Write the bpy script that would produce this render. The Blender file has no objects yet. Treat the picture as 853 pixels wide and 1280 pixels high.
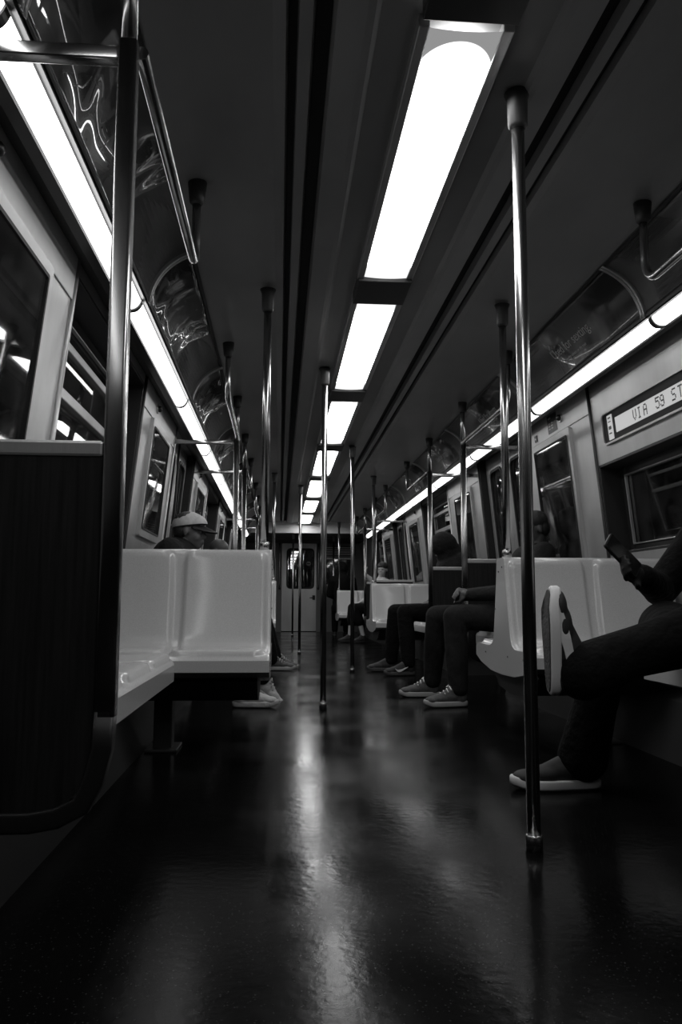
import bpy, bmesh, math, random
from mathutils import Vector, Matrix
random.seed(7)
sc = bpy.context.scene
col = sc.collection
PI = math.pi
OFF = 0.04                      # the side furniture is centred this far right of the light row
AW = 1.37                       # half width of the car at 1 m above the floor
Y0, YB, YE = -1.0, 15.06, 17.8  # rear end, bulkhead, end wall
ZC = 2.12
PER = 5.5

# ------------------------------------------------------------ materials
def mat(name, c=.5, rough=.5, metal=0., spec=.5, coat=0., bump=None, var=None, emit=None):
    m = bpy.data.materials.new(name); m.use_nodes = True
    nt = m.node_tree; b = nt.nodes['Principled BSDF']
    b.inputs['Base Color'].default_value = (c, c, c, 1)
    b.inputs['Roughness'].default_value = rough
    b.inputs['Metallic'].default_value = metal
    b.inputs['Specular IOR Level'].default_value = spec
    b.inputs['Coat Weight'].default_value = coat
    b.inputs['Coat Roughness'].default_value = .08
    tc = nt.nodes.new('ShaderNodeTexCoord')
    def noise(scale, detail=3, vec=(1, 1, 1), rough_=.55):
        mp = nt.nodes.new('ShaderNodeMapping'); mp.inputs['Scale'].default_value = vec
        nt.links.new(tc.outputs['Object'], mp.inputs['Vector'])
        n = nt.nodes.new('ShaderNodeTexNoise'); n.inputs['Scale'].default_value = scale
        n.inputs['Detail'].default_value = detail; n.inputs['Roughness'].default_value = rough_
        nt.links.new(mp.outputs['Vector'], n.inputs['Vector']); return n
    if var:                       # (scale, lo, hi, stretch, from, to)
        n = noise(var[0], 4, var[3]); r = nt.nodes.new('ShaderNodeMapRange')
        r.inputs['From Min'].default_value = var[4] if len(var) > 4 else .3
        r.inputs['From Max'].default_value = var[5] if len(var) > 5 else .7
        r.inputs['To Min'].default_value = var[1]; r.inputs['To Max'].default_value = var[2]
        nt.links.new(n.outputs['Fac'], r.inputs['Value'])
        cb = nt.nodes.new('ShaderNodeCombineColor')
        for k in range(3): nt.links.new(r.outputs['Result'], cb.inputs[k])
        nt.links.new(cb.outputs['Color'], b.inputs['Base Color'])
    if bump:                      # (scale, strength, distance, stretch)
        n = noise(bump[0], 3, bump[3]); bp = nt.nodes.new('ShaderNodeBump')
        bp.inputs['Strength'].default_value = bump[1]; bp.inputs['Distance'].default_value = bump[2]
        nt.links.new(n.outputs['Fac'], bp.inputs['Height']); nt.links.new(bp.outputs['Normal'], b.inputs['Normal'])
    if emit is not None:
        b.inputs['Emission Color'].default_value = (1, 1, 1, 1); b.inputs['Emission Strength'].default_value = emit
    return m

M = {}
M['steel'] = mat('brushed_steel', .6, .38, .65, bump=(60, .10, .01, (1, 1, .04)), var=(3, .46, .62, (1, 1, .3)))
M['steel_band'] = mat('bright_steel_panel', .75, .42, .2, var=(5, .64, .76, (1, 1, 1)))
M['pole'] = mat('polished_pole_steel', .50, .24, 1., var=(9, .38, .55, (1, 1, .2)))
M['dark_metal'] = mat('dark_trim_metal', .035, .4, .3)
M['ceiling'] = mat('ceiling_laminate', .33, .38, 0, .5, bump=(2.0, .10, .02, (1, .4, 1)), var=(2, .26, .38, (1, .5, 1)))
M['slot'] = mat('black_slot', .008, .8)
M['seat'] = mat('moulded_seat_plastic', .56, .24, 0, .5, .5, bump=(3, .10, .01, (1, 1, 1)), var=(220, .50, .60, (1, 1, 1)))
M['seat_under'] = mat('seat_support_steel', .09, .45, .5)
M['laminate'] = mat('dark_wood_laminate', .015, .5, 0, .25, var=(14, .006, .022, (6, 6, .25)))
M['black'] = mat('black_plastic', .012, .4)
M['rubber'] = mat('black_rubber', .01, .6)
M['skin_dark'] = mat('skin_deep', .075, .5)
M['eye_white'] = mat('eye_white', .22, .4)
M['near_sole'] = mat('thick_white_sole_rubber', .72, .6)
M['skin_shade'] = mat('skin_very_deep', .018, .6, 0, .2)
M['skin'] = mat('skin_medium', .15, .5)
M['skin_pale'] = mat('skin_pale', .48, .5)
M['hair'] = mat('dark_hair', .014, .5, bump=(90, .5, .01, (1, 1, .2)))
M['denim'] = mat('dark_denim', .010, .9, 0, .2, bump=(14, .6, .03, (1, 1, .6)), var=(7, .006, .018, (1, 1, 1)))
M['blackcloth'] = mat('black_cloth', .0045, .9, 0, .15, bump=(16, .6, .03, (1, 1, 1)))
M['jacket'] = mat('charcoal_jacket_cloth', .009, .8, 0, .3, bump=(16, .6, .03, (1, 1, 1)))
M['whitecloth'] = mat('white_cloth', .6, .8, bump=(20, .4, .02, (1, 1, 1)))
M['capcloth'] = mat('pale_cap_cloth', .55, .8, var=(40, .45, .6, (1, 1, 1)))
M['shoe_grey'] = mat('grey_shoe_mesh', .07, .7, var=(60, .05, .09, (1, 1, 1)))
M['shoe_pale'] = mat('pale_shoe_leather', .42, .6, bump=(30, .4, .02, (1, 1, 1)))
M['shoe_dark'] = mat('dark_shoe_suede', .02, .7)
M['sole_white'] = mat('white_sole_rubber', .38, .6)
M['sole_dark'] = mat('dark_sole_tread', .07, .7, bump=(80, .8, .01, (1, 1, 1)))
M['white'] = mat('white_mark', .75, .5)
M['ink'] = mat('dark_print_ink', .02, .4)
M['greyink'] = mat('grey_print_ink', .65, .5)
M['lcd_bezel'] = mat('sign_bezel', .006, .5, 0, .2)
M['lcd'] = mat('lcd_segment_glass', .30, .4, emit=.28)
M['screen'] = mat('phone_screen_glass', .01, .12)
M['tunnel'] = mat('tunnel_concrete', .03, .9, var=(2, .015, .05, (1, 1, 1)))

def floor_mat():
    m = mat('speckled_dark_floor', .02, .3, 0, .055)
    nt = m.node_tree; b = nt.nodes['Principled BSDF']; tc = nt.nodes['Texture Coordinate']
    v = nt.nodes.new('ShaderNodeTexVoronoi'); v.inputs['Scale'].default_value = 95
    nt.links.new(tc.outputs['Object'], v.inputs['Vector'])
    r = nt.nodes.new('ShaderNodeMapRange'); r.inputs['From Min'].default_value = .08; r.inputs['From Max'].default_value = .2
    r.inputs['To Min'].default_value = .03; r.inputs['To Max'].default_value = .004
    nt.links.new(v.outputs['Distance'], r.inputs['Value'])
    cb = nt.nodes.new('ShaderNodeCombineColor')
    for k in range(3): nt.links.new(r.outputs['Result'], cb.inputs[k])
    nt.links.new(cb.outputs['Color'], b.inputs['Base Color'])
    n = nt.nodes.new('ShaderNodeTexNoise'); n.inputs['Scale'].default_value = 2.2; n.inputs['Detail'].default_value = 9
    nt.links.new(tc.outputs['Object'], n.inputs['Vector'])
    r2 = nt.nodes.new('ShaderNodeMapRange'); r2.inputs['From Min'].default_value = .35; r2.inputs['From Max'].default_value = .68
    r2.inputs['To Min'].default_value = .13; r2.inputs['To Max'].default_value = .25
    nt.links.new(n.outputs['Fac'], r2.inputs['Value']); nt.links.new(r2.outputs['Result'], b.inputs['Roughness'])
    n2 = nt.nodes.new('ShaderNodeTexNoise'); n2.inputs['Scale'].default_value = 38; n2.inputs['Detail'].default_value = 4
    nt.links.new(tc.outputs['Object'], n2.inputs['Vector'])
    bp = nt.nodes.new('ShaderNodeBump'); bp.inputs['Strength'].default_value = .12; bp.inputs['Distance'].default_value = .004
    nt.links.new(n2.outputs['Fac'], bp.inputs['Height']); nt.links.new(bp.outputs['Normal'], b.inputs['Normal'])
    return m
M['floor'] = floor_mat()

def glass_mat(name, tint=.6, rough=.02, smear=0., refl=.12, hazec=.25):
    """Thin pane: transparent with a mirror reflection, plus a little scratched haze."""
    m = bpy.data.materials.new(name); m.use_nodes = True; nt = m.node_tree; nt.nodes.clear()
    out = nt.nodes.new('ShaderNodeOutputMaterial')
    tr = nt.nodes.new('ShaderNodeBsdfTransparent'); tr.inputs['Color'].default_value = (tint, tint, tint, 1)
    gl = nt.nodes.new('ShaderNodeBsdfGlossy'); gl.inputs['Roughness'].default_value = rough
    fr = nt.nodes.new('ShaderNodeFresnel'); fr.inputs['IOR'].default_value = 1.5
    ad = nt.nodes.new('ShaderNodeMath'); ad.operation = 'ADD'; ad.inputs[1].default_value = refl
    nt.links.new(fr.outputs['Fac'], ad.inputs[0])
    mx = nt.nodes.new('ShaderNodeMixShader'); nt.links.new(ad.outputs[0], mx.inputs['Fac'])
    nt.links.new(tr.outputs[0], mx.inputs[1]); nt.links.new(gl.outputs[0], mx.inputs[2])
    tc = nt.nodes.new('ShaderNodeTexCoord')
    n = nt.nodes.new('ShaderNodeTexNoise'); n.inputs['Scale'].default_value = 7; n.inputs['Detail'].default_value = 8
    nt.links.new(tc.outputs['Object'], n.inputs['Vector'])
    r = nt.nodes.new('ShaderNodeMapRange'); r.inputs['From Min'].default_value = .35; r.inputs['From Max'].default_value = .75
    r.inputs['To Max'].default_value = smear; nt.links.new(n.outputs['Fac'], r.inputs['Value'])
    df = nt.nodes.new('ShaderNodeBsdfDiffuse'); df.inputs['Color'].default_value = (hazec, hazec, hazec, 1)
    m2 = nt.nodes.new('ShaderNodeMixShader'); nt.links.new(r.outputs['Result'], m2.inputs['Fac'])
    nt.links.new(mx.outputs[0], m2.inputs[1]); nt.links.new(df.outputs[0], m2.inputs[2])
    nt.links.new(m2.outputs[0], out.inputs['Surface'])
    return m
M['glass'] = glass_mat('window_glass', .8, .02, .10, .10)
M['mapglass'] = glass_mat('scratched_map_cover', .75, .03, .22, .08, .22)

def emit_mat(name, strength, edge=None, length=None, dim=.85):
    """Lamp diffuser: dimmer ends, as of tubes stopping short, are put into the emission."""
    m = bpy.data.materials.new(name); m.use_nodes = True; nt = m.node_tree; nt.nodes.clear()
    out = nt.nodes.new('ShaderNodeOutputMaterial'); e = nt.nodes.new('ShaderNodeEmission')
    e.inputs['Color'].default_value = (1, 1, 1, 1); e.inputs['Strength'].default_value = strength
    if edge:
        tc = nt.nodes.new('ShaderNodeTexCoord'); sp = nt.nodes.new('ShaderNodeSeparateXYZ')
        nt.links.new(tc.outputs['Object'], sp.inputs[0])
        def mth(op, a, b=None):
            n = nt.nodes.new('ShaderNodeMath'); n.operation = op
            for i, v in enumerate((a, b)):
                if v is None: continue
                if isinstance(v, (int, float)): n.inputs[i].default_value = v
                else: nt.links.new(v, n.inputs[i])
            return n.outputs[0]
        ay = mth('ABSOLUTE', sp.outputs['Y']); dy = mth('MAXIMUM', mth('SUBTRACT', ay, length / 2 - .24), 0.)
        ax = mth('DIVIDE', sp.outputs['X'], edge); dy = mth('DIVIDE', dy, .17)
        d = mth('SQRT', mth('ADD', mth('POWER', dy, 2.), mth('MULTIPLY', ax, ax)))
        r = nt.nodes.new('ShaderNodeMapRange'); r.interpolation_type = 'SMOOTHSTEP'
        r.inputs['From Min'].default_value = .97; r.inputs['From Max'].default_value = 1.06
        r.inputs['To Min'].default_value = strength
        near = mth('LESS_THAN', sp.outputs['Y'], 0.)
        nt.links.new(mth('ADD', mth('MULTIPLY', near, dim - .85), .85), r.inputs['To Max'])
        nt.links.new(d, r.inputs['Value']); nt.links.new(r.outputs['Result'], e.inputs['Strength'])
    nt.links.new(e.outputs[0], out.inputs['Surface']); return m
CL = 1.64
M['lamp'] = emit_mat('ceiling_lamp_diffuser', 8.0, .112, CL)
M['lamp_dim_end'] = emit_mat('dim_end_ceiling_lamp_diffuser', 8.0, .108, CL, .22)  # first lamp: arc of shade at its near end put into the emission
M['strip'] = emit_mat('side_lamp_diffuser', 3.6)
M['tunnel_lamp'] = emit_mat('tunnel_lamp_glow', 2.)

# ------------------------------------------------------------ geometry helpers
def new_obj(name, me, m=None, parent=None):
    o = bpy.data.objects.new(name, me); col.objects.link(o)
    if m is not None and me is not None: me.materials.append(m)
    if parent is not None: o.parent = parent
    return o

class MB:
    def __init__(s): s.bm = bmesh.new()
    def mesh(s, verts, faces, smooth=False):
        vs = [s.bm.verts.new(v) for v in verts]; out = []
        for f in faces:
            try: fc = s.bm.faces.new([vs[i] for i in f]); fc.smooth = smooth; out.append(fc)
            except ValueError: pass
        return vs
    def hexa(s, p, bev=0.):
        """eight corners: bottom ring then top ring"""
        b = bmesh.new(); vs = [b.verts.new(v) for v in p]
        for f in ((0, 3, 2, 1), (4, 5, 6, 7), (0, 1, 5, 4), (1, 2, 6, 5), (2, 3, 7, 6), (3, 0, 4, 7)): b.faces.new([vs[i] for i in f])
        bmesh.ops.recalc_face_normals(b, faces=b.faces)
        if bev: bmesh.ops.bevel(b, geom=b.edges[:], offset=bev, segments=2, affect='EDGES', profile=.5)
        s.merge(b); return s
    def box(s, x0, x1, y0, y1, z0, z1, bev=0.):
        return s.hexa([(x0, y0, z0), (x1, y0, z0), (x1, y1, z0), (x0, y1, z0), (x0, y0, z1), (x1, y0, z1), (x1, y1, z1), (x0, y1, z1)], bev)
    def merge(s, b, smooth=None):
        me = bpy.data.meshes.new('t'); b.to_mesh(me); b.free(); s.bm.from_mesh(me); bpy.data.meshes.remove(me)
    def prism(s, poly, axis, a0, a1, bev=0., smooth=False):
        """closed polygon (u,v) extruded along axis 0/1/2"""
        def P(u, v, a): return {0: (a, u, v), 1: (u, a, v), 2: (u, v, a)}[axis]
        b = bmesh.new(); n = len(poly)
        A = [b.verts.new(P(u, v, a0)) for u, v in poly]; B = [b.verts.new(P(u, v, a1)) for u, v in poly]
        b.faces.new(A[::-1]); b.faces.new(B)
        for i in range(n):
            f = b.faces.new((A[i], A[(i + 1) % n], B[(i + 1) % n], B[i])); f.smooth = smooth
        bmesh.ops.recalc_face_normals(b, faces=b.faces)
        if bev: bmesh.ops.bevel(b, geom=b.edges[:], offset=bev, segments=2, affect='EDGES', profile=.5)
        s.merge(b); return s
    def tube(s, pts, r, n=14, rs=None, caps=True, square=False):
        pts = [Vector(p) for p in pts]; rings = []; up = None
        for i, p in enumerate(pts):
            if i == 0: d = pts[1] - p
            elif i == len(pts) - 1: d = p - pts[i - 1]
            else: d = (pts[i + 1] - p).normalized() + (p - pts[i - 1]).normalized()
            d.normalize()
            if up is None: up = Vector((0, 0, 1)) if abs(d.z) < .9 else Vector((0, 1, 0))
            a = d.cross(up).normalized(); up2 = a.cross(d).normalized(); up = up2
            rr = rs[i] if rs else r; ring = []
            for k in range(n):
                t = 2 * PI * (k + .5) / n; c_, s_ = math.cos(t), math.sin(t)
                if square:
                    e = .25; c_ = math.copysign(abs(c_) ** e, c_); s_ = math.copysign(abs(s_) ** e, s_)
                ring.append(s.bm.verts.new(p + a * rr * c_ + up2 * rr * s_))
            rings.append(ring)
        for i in range(len(rings) - 1):
            for k in range(n):
                f = s.bm.faces.new((rings[i][k], rings[i][(k + 1) % n], rings[i + 1][(k + 1) % n], rings[i + 1][k])); f.smooth = True
        if caps:
            s.bm.faces.new(rings[0][::-1]); s.bm.faces.new(rings[-1])
        return s
    def grid(s, fn, nu, nv, smooth=True):
        vs = [[s.bm.verts.new(fn(i / nu, j / nv)) for j in range(nv + 1)] for i in range(nu + 1)]
        for i in range(nu):
            for j in range(nv):
                f = s.bm.faces.new((vs[i][j], vs[i + 1][j], vs[i + 1][j + 1], vs[i][j + 1])); f.smooth = smooth
        return vs
    def build(s, name, m, parent=None, loc=None, fix=True):
        if fix: bmesh.ops.recalc_face_normals(s.bm, faces=s.bm.faces)
        me = bpy.data.meshes.new(name)
        if loc is not None: bmesh.ops.translate(s.bm, vec=-Vector(loc), verts=s.bm.verts)
        s.bm.to_mesh(me); s.bm.free()
        o = new_obj(name, me, m, parent)
        if loc is not None: o.location = loc
        return o

def thing(name, label, cat, loc, group=None):
    o = bpy.data.objects.new(name, None); col.objects.link(o); o.empty_display_size = .1
    o.location = loc; o['label'] = label; o['category'] = cat
    if group: o['group'] = group
    o['_w'] = 1
    return o
def tag(o, label, cat, group=None):
    o['label'] = label; o['category'] = cat
    if group: o['group'] = group
    return o
def part(mb, name, m, parent, label=None, root=None):
    """mesh given in world coordinates, attached to a thing"""
    off = Vector((0, 0, 0)); p = parent
    while p is not None: off += p.location; p = p.parent
    bmesh.ops.translate(mb.bm, vec=-off, verts=mb.bm.verts)
    o = mb.build(name, m, parent)
    if label: o['label'] = label
    return o
def struct(o): o['kind'] = 'structure'; return o
def sx(s, x): return s * x + OFF
def wx(s, z, out=0.): return s * (AW - .1 * (z - 1) + out) + OFF     # leaning side wall
SIDE = {-1: 'left', 1: 'right'}
def ordinal(k): return ['nearest', 'second', 'third', 'fourth', 'fifth', 'sixth', 'seventh', 'eighth', 'ninth', 'tenth'][k]

# ------------------------------------------------------------ shell
b = MB(); b.box(-1.60, 1.68, Y0, YE + .1, -.06, 0); struct(b.build('floor', M['floor']))
# ceiling with the ridged centre channel and its slots
prof = [(-.97, 2.135), (-.90, 2.135), (-.50, 2.16), (-.465, 2.155)]
prof += [(-.455, 2.19), (-.435, 2.19), (-.43, 2.15), (-.395, 2.15), (-.385, 2.19), (-.345, 2.19), (-.335, 2.135), (-.26, 2.125), (-.24, 2.125), (-.225, 2.135), (-.13, 2.15)]
prof = prof + [(-x, z) for x, z in prof[::-1]]
b = MB()
poly = [(x - .01, z) for x, z in prof] + [(1.0, 2.26), (-1.0, 2.26)]
b.prism(poly, 1, Y0, YE)
struct(b.build('ceiling', M['ceiling']))
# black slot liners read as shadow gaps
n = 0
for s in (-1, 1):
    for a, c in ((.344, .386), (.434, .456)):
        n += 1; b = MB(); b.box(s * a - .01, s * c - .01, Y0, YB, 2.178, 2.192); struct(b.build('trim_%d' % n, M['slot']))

def wall(s):
    b = MB()
    def W(y0, y1, z0, z1, o0=0., o1=.10):
        X = lambda z, o: wx(s, z, o)
        b.hexa([(X(z0, o0), y0, z0), (X(z0, o1), y0, z0), (X(z0, o1), y1, z0), (X(z0, o0), y1, z0),
                (X(z1, o0), y0, z1), (X(z1, o1), y0, z1), (X(z1, o1), y1, z1), (X(z1, o0), y1, z1)])
    y = Y0
    cuts = []
    for k in (-1, 0, 1, 2):
        w0, w1, zt = 2.93 + PER * k, 4.45 + PER * k, (1.44 if (s > 0 and k == 0) else 1.87)
        cuts.append((w0, w1, .92, zt))
        if k < 2: cuts.append((5.80 + PER * k, 7.05 + PER * k, .0, 1.93))
    cuts = sorted(c for c in cuts if c[1] > Y0)
    for c0, c1, z0, z1 in cuts:
        c0 = max(c0, Y0)
        if c0 > y: W(y, c0, 0, 1.98)
        if z0 > 0: W(c0, c1, 0, z0)
        W(c0, c1, z1, 1.98); y = c1
    W(y, YE, 0, 1.98)
    return struct(b.build('wall_' + SIDE[s], M['steel']))
for s in (-1, 1): wall(s)

# end wall with its door opening, bulkhead header, lower ceiling behind it
DX = -.04
b = MB(); b.box(-1.6, DX - .385, YE, YE + .08, 0, 2.3); b.box(DX + .385, 1.7, YE, YE + .08, 0, 2.3); b.box(DX - .385, DX + .385, YE, YE + .08, 1.96, 2.3)
struct(b.build('wall_end', mat('end_wall_paint', .22, .45, .2)))
b = MB(); b.box(-1.6, 1.7, Y0 - .08, Y0, 0, 2.3); struct(b.build('wall_back', M['laminate']))
b = MB(); b.box(-1.30, 1.38, YB, YB + .03, 1.945, 2.2, .004); struct(b.build('trim_5', mat('header_white_paint', .85, .4)))
b = MB()
b.box(-1.30, 1.38, YB + .03, YE, 1.99, 2.02)
for i in range(9): b.box(-1.30, 1.38, YB + .12 + .3 * i, YB + .30 + .3 * i, 1.95, 1.99, .006)
struct(b.build('trim_6', M['seat_under']))

# upper bright band and groove lines on the door pockets, heater housings, floor kick
n = 6
pockets = [(1.55, 2.93), (4.45, 5.80), (7.05, 8.43), (9.95, 11.30), (12.55, 13.93)]
for s in (-1, 1):
    for y0, y1 in pockets:
        n += 1; b = MB()
        z0, z1 = 1.755, 1.93
        b.hexa([(wx(s, z0, -.006), y0 + .01, z0), (wx(s, z0, .0), y0 + .01, z0), (wx(s, z0, .0), y1 - .01, z0), (wx(s, z0, -.006), y1 - .01, z0),
                (wx(s, z1, -.006), y0 + .01, z1), (wx(s, z1, .0), y0 + .01, z1), (wx(s, z1, .0), y1 - .01, z1), (wx(s, z1, -.006), y1 - .01, z1)], .002)
        struct(b.build('trim_%d' % n, M['steel_band']))
        for yy in (y0 + .012, y1 - .012):
            n += 1; b = MB()
            b.tube([(wx(s, .05, -.004), yy, .05), (wx(s, 1.93, -.004), yy, 1.93)], .011, 10); struct(b.build('trim_%d' % n, M['dark_metal' if yy < (y0 + y1) / 2 else 'steel']))
    for y0, y1 in ((1.7, 5.7), (7.2, 11.2), (12.7, 16.6)):
        n += 1; b = MB(); x0, x1 = sorted((sx(s, 1.16), sx(s, 1.45)))
        b.prism([(sx(s, 1.455), 0), (sx(s, 1.10), 0), (sx(s, 1.16), .24), (sx(s, 1.24), .27), (sx(s, 1.43), .27)], 1, y0, y1)
        struct(b.build('trim_%d' % n, M['seat_under']))
# inner ledge that carries the strip lamps (dark troughs above and below the lamp)
for s in (-1, 1):
    n += 1; b = MB()
    b.prism([(sx(s, 1.075), 1.915), (sx(s, 1.085), 1.895), (sx(s, 1.115), 1.915), (sx(s, 1.165), 1.885), (sx(s, 1.175), 1.862), (sx(s, 1.215), 1.868),
             (sx(s, 1.30), 1.935), (sx(s, 1.33), 2.0), (sx(s, 1.10), 2.0)], 1, Y0, YB)
    struct(b.build('trim_%d' % n, M['dark_metal']))
    n += 1; b = MB()      # cove backing
    NB = 10
    def cove(v, d=0.):
        (x0, z0), (x1, z1) = (1.085, 1.905), (.90, 2.135)
        nx, nz = (z1 - z0), -(x1 - x0); L = math.hypot(nx, nz); nx /= L; nz /= L
        bl = .045 * 4 * v * (1 - v) + d
        return (x0 + (x1 - x0) * v + nx * bl, z0 + (z1 - z0) * v + nz * bl)
    poly = [cove(i / NB) for i in range(NB + 1)] + [cove(i / NB, .02) for i in range(NB, -1, -1)]
    b.prism([(sx(s, x), z) for x, z in poly], 1, Y0, YB)
    struct(b.build('trim_%d' % n, M['dark_metal']))

# ------------------------------------------------------------ windows
nwin = 0
for s in (-1, 1):
    for k in (0, 1, 2):
        nwin += 1
        y0, y1, z0 = 2.93 + PER * k, 4.45 + PER * k, .92
        zt = 1.44 if (s > 0 and k == 0) else 1.87
        b = MB()
        def F(a0, a1, c0, c1, o0, o1, bev=.004):
            X = lambda z, o: wx(s, z, o)
            b.hexa([(X(c0, o0), a0, c0), (X(c0, o1), a0, c0), (X(c0, o1), a1, c0), (X(c0, o0), a1, c0),
                    (X(c1, o0), a0, c1), (X(c1, o1), a0, c1), (X(c1, o1), a1, c1), (X(c1, o0), a1, c1)], bev)
        F(y0, y0 + .015, z0, zt, .0, .16, .002); F(y1 - .015, y1, z0, zt, 0, .16, .002)
        F(y0, y1, z0, z0 + .015, .0, .16, .002); F(y0, y1, zt - .015, zt, .0, .16, .002)
        F(y0 + .01, y0 + .07, z0 + .01, zt - .01, .12, .15); F(y1 - .07, y1 - .01, z0 + .01, zt - .01, .12, .15)
        F(y0 + .07, y1 - .07, z0 + .01, z0 + .06, .12, .15); F(y0 + .07, y1 - .07, zt - .06, zt - .01, .12, .15)
        fr = struct(b.build('window_%d' % nwin, M['dark_metal']))
        if zt > 1.5:
            b = MB(); F(y0 + .07, y1 - .07, 1.49, 1.535, .105, .15); F(y0 + .07, y1 - .07, 1.70, 1.735, .11, .15)
            b.build('transom_bar', M['steel'], fr)
        b = MB(); F(y0 + .06, y1 - .06, z0 + .05, zt - .05, .132, .138, 0)
        b.build('glass_pane', M['glass'], fr)
        b = MB()
        for zz in ((z0 + .06, zt - .06),):
            F(y0 + .068, y0 + .076, zz[0], zz[1], .112, .13, .002); F(y1 - .076, y1 - .068, zz[0], zz[1], .112, .13, .002)
            F(y0 + .07, y1 - .07, zz[0], zz[0] + .008, .112, .13, .002); F(y0 + .07, y1 - .07, zz[1] - .008, zz[1], .112, .13, .002)
        b.build('bead', M['steel'], fr)

# ------------------------------------------------------------ doors
def rrect(w, h, r, n=6, cx=0., cy=0.):
    out = []
    for (qx, qy, a0) in ((w / 2 - r, h / 2 - r, 0), (-w / 2 + r, h / 2 - r, 90), (-w / 2 + r, -h / 2 + r, 180), (w / 2 - r, -h / 2 + r, 270)):
        for i in range(n + 1):
            a = math.radians(a0 + 90 * i / n); out.append((cx + qx + r * math.cos(a), cy + qy + r * math.sin(a)))
    return out
def frame_ring(b, outer, inner, f0, f1):
    """ring between two loops of equal length; f0/f1 map (u,v) to front and back points"""
    n = len(outer)
    A = [b.bm.verts.new(f0(*p)) for p in outer]; B = [b.bm.verts.new(f0(*p)) for p in inner]
    C = [b.bm.verts.new(f1(*p)) for p in outer]; D = [b.bm.verts.new(f1(*p)) for p in inner]
    for i in range(n):
        j = (i + 1) % n
        b.bm.faces.new((A[i], A[j], B[j], B[i])); b.bm.faces.new((C[j], C[i], D[i], D[j]))
        b.bm.faces.new((A[j], A[i], C[i], C[j])); b.bm.faces.new((B[i], B[j], D[j], D[i]))
def door_leaf(s, yc, wid, z0, z1, o, parent, wy, wz0, wz1):
    b = MB(); fr = [-1, 1]
    zc = (z0 + z1) / 2; h = z1 - z0
    outer = rrect(wid, h, .012, 6, yc, zc)
    inner = rrect(wy, wz1 - wz0, .055, 6, yc, (wz0 + wz1) / 2)
    frame_ring(b, outer, inner, lambda y, z: (wx(s, z, o), y, z), lambda y, z: (wx(s, z, o + .035), y, z))
    lf = b.build('door_leaf', M['steel'], parent)
    b = MB()
    frame_ring(b, rrect(wy + .035, wz1 - wz0 + .035, .07, 6, yc, (wz0 + wz1) / 2), rrect(wy - .01, wz1 - wz0 - .01, .05, 6, yc, (wz0 + wz1) / 2),
               lambda y, z: (wx(s, z, o - .008), y, z), lambda y, z: (wx(s, z, o + .012), y, z))
    b.build('window_gasket', M['rubber'], lf)
    b = MB(); b.prism([(y, z) for y, z in rrect(wy, wz1 - wz0, .05, 6, yc, (wz0 + wz1) / 2)], 0, 0, 1)
    for v in b.bm.verts: v.co.x = wx(s, v.co.z, o + (.014 if v.co.x < .5 else .020))
    b.build('glass_pane', M['mapglass'], lf)
ndoor = 0
for s in (-1, 1):
    for k in (-1, 0, 1):
        y0, y1 = 5.80 + PER * k, 7.05 + PER * k
        ndoor += 1
        root = bpy.data.objects.new('door_%d' % ndoor, None); col.objects.link(root); root['kind'] = 'structure'
        yc = (y0 + y1) / 2
        door_leaf(s, yc - .302, .600, .02, 1.92, .055, root, .33, .98, 1.79)
        door_leaf(s, yc + .302, .600, .02, 1.92, .055, root, .33, .98, 1.79)
        b = MB()
        for yy in (y0, y1 - .014): b.hexa([(wx(s, 0, .0), yy, 0), (wx(s, 0, .1), yy, 0), (wx(s, 0, .1), yy + .014, 0), (wx(s, 0, .0), yy + .014, 0),
                (wx(s, 1.93, .0), yy, 1.93), (wx(s, 1.93, .1), yy, 1.93), (wx(s, 1.93, .1), yy + .014, 1.93), (wx(s, 1.93, .0), yy + .014, 1.93)])
        b.build('door_jamb', M['rubber'], root)
        b = MB(); b.hexa([(wx(s, .98, .045), yc - .012, .02), (wx(s, .98, .06), yc - .012, .02), (wx(s, .98, .06), yc + .012, .02), (wx(s, .98, .045), yc + .012, .02),
                          (wx(s, 1.92, .045), yc - .012, 1.92), (wx(s, 1.92, .06), yc - .012, 1.92), (wx(s, 1.92, .06), yc + .012, 1.92), (wx(s, 1.92, .045), yc + .012, 1.92)])
        b.build('rubber_edge', M['rubber'], root)
# end door
ndoor += 1
root = bpy.data.objects.new('door_%d' % ndoor, None); col.objects.link(root); root['kind'] = 'structure'
b = MB(); zc = .98
frame_ring(b, rrect(.765, 1.93, .02, 6, DX, zc), rrect(.58, .86, .07, 6, DX + .03, 1.39), lambda x, z: (x, YE - .02, z), lambda x, z: (x, YE + .03, z))
lf = b.build('door_leaf', M['steel'], root)
b = MB(); frame_ring(b, rrect(.62, .90, .09, 6, DX + .03, 1.39), rrect(.56, .84, .06, 6, DX + .03, 1.39), lambda x, z: (x, YE - .03, z), lambda x, z: (x, YE, z))
b.build('window_gasket', M['rubber'], lf)
b = MB(); b.box(DX + .03 - .285, DX + .03 + .285, YE - .004, YE + .004, .97, 1.81); b.build('glass_pane', M['glass'], lf)
b = MB(); b.prism(rrect(.10, .10, .049, 8, DX + .21, 1.50), 1, YE - .012, YE - .006); st = b.build('round_sticker', M['whitecloth'], lf)
b = MB(); b.box(DX + .17, DX + .25, YE - .015, YE - .012, 1.49, 1.51); b.build('sticker_bar', M['ink'], lf)
b = MB(); b.box(DX + .30, DX + .36, YE - .05, YE - .02, .70, .80, .006); b.box(DX + .24, DX + .33, YE - .065, YE - .045, .735, .755, .004); b.build('door_handle', M['dark_metal'], lf)
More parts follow.
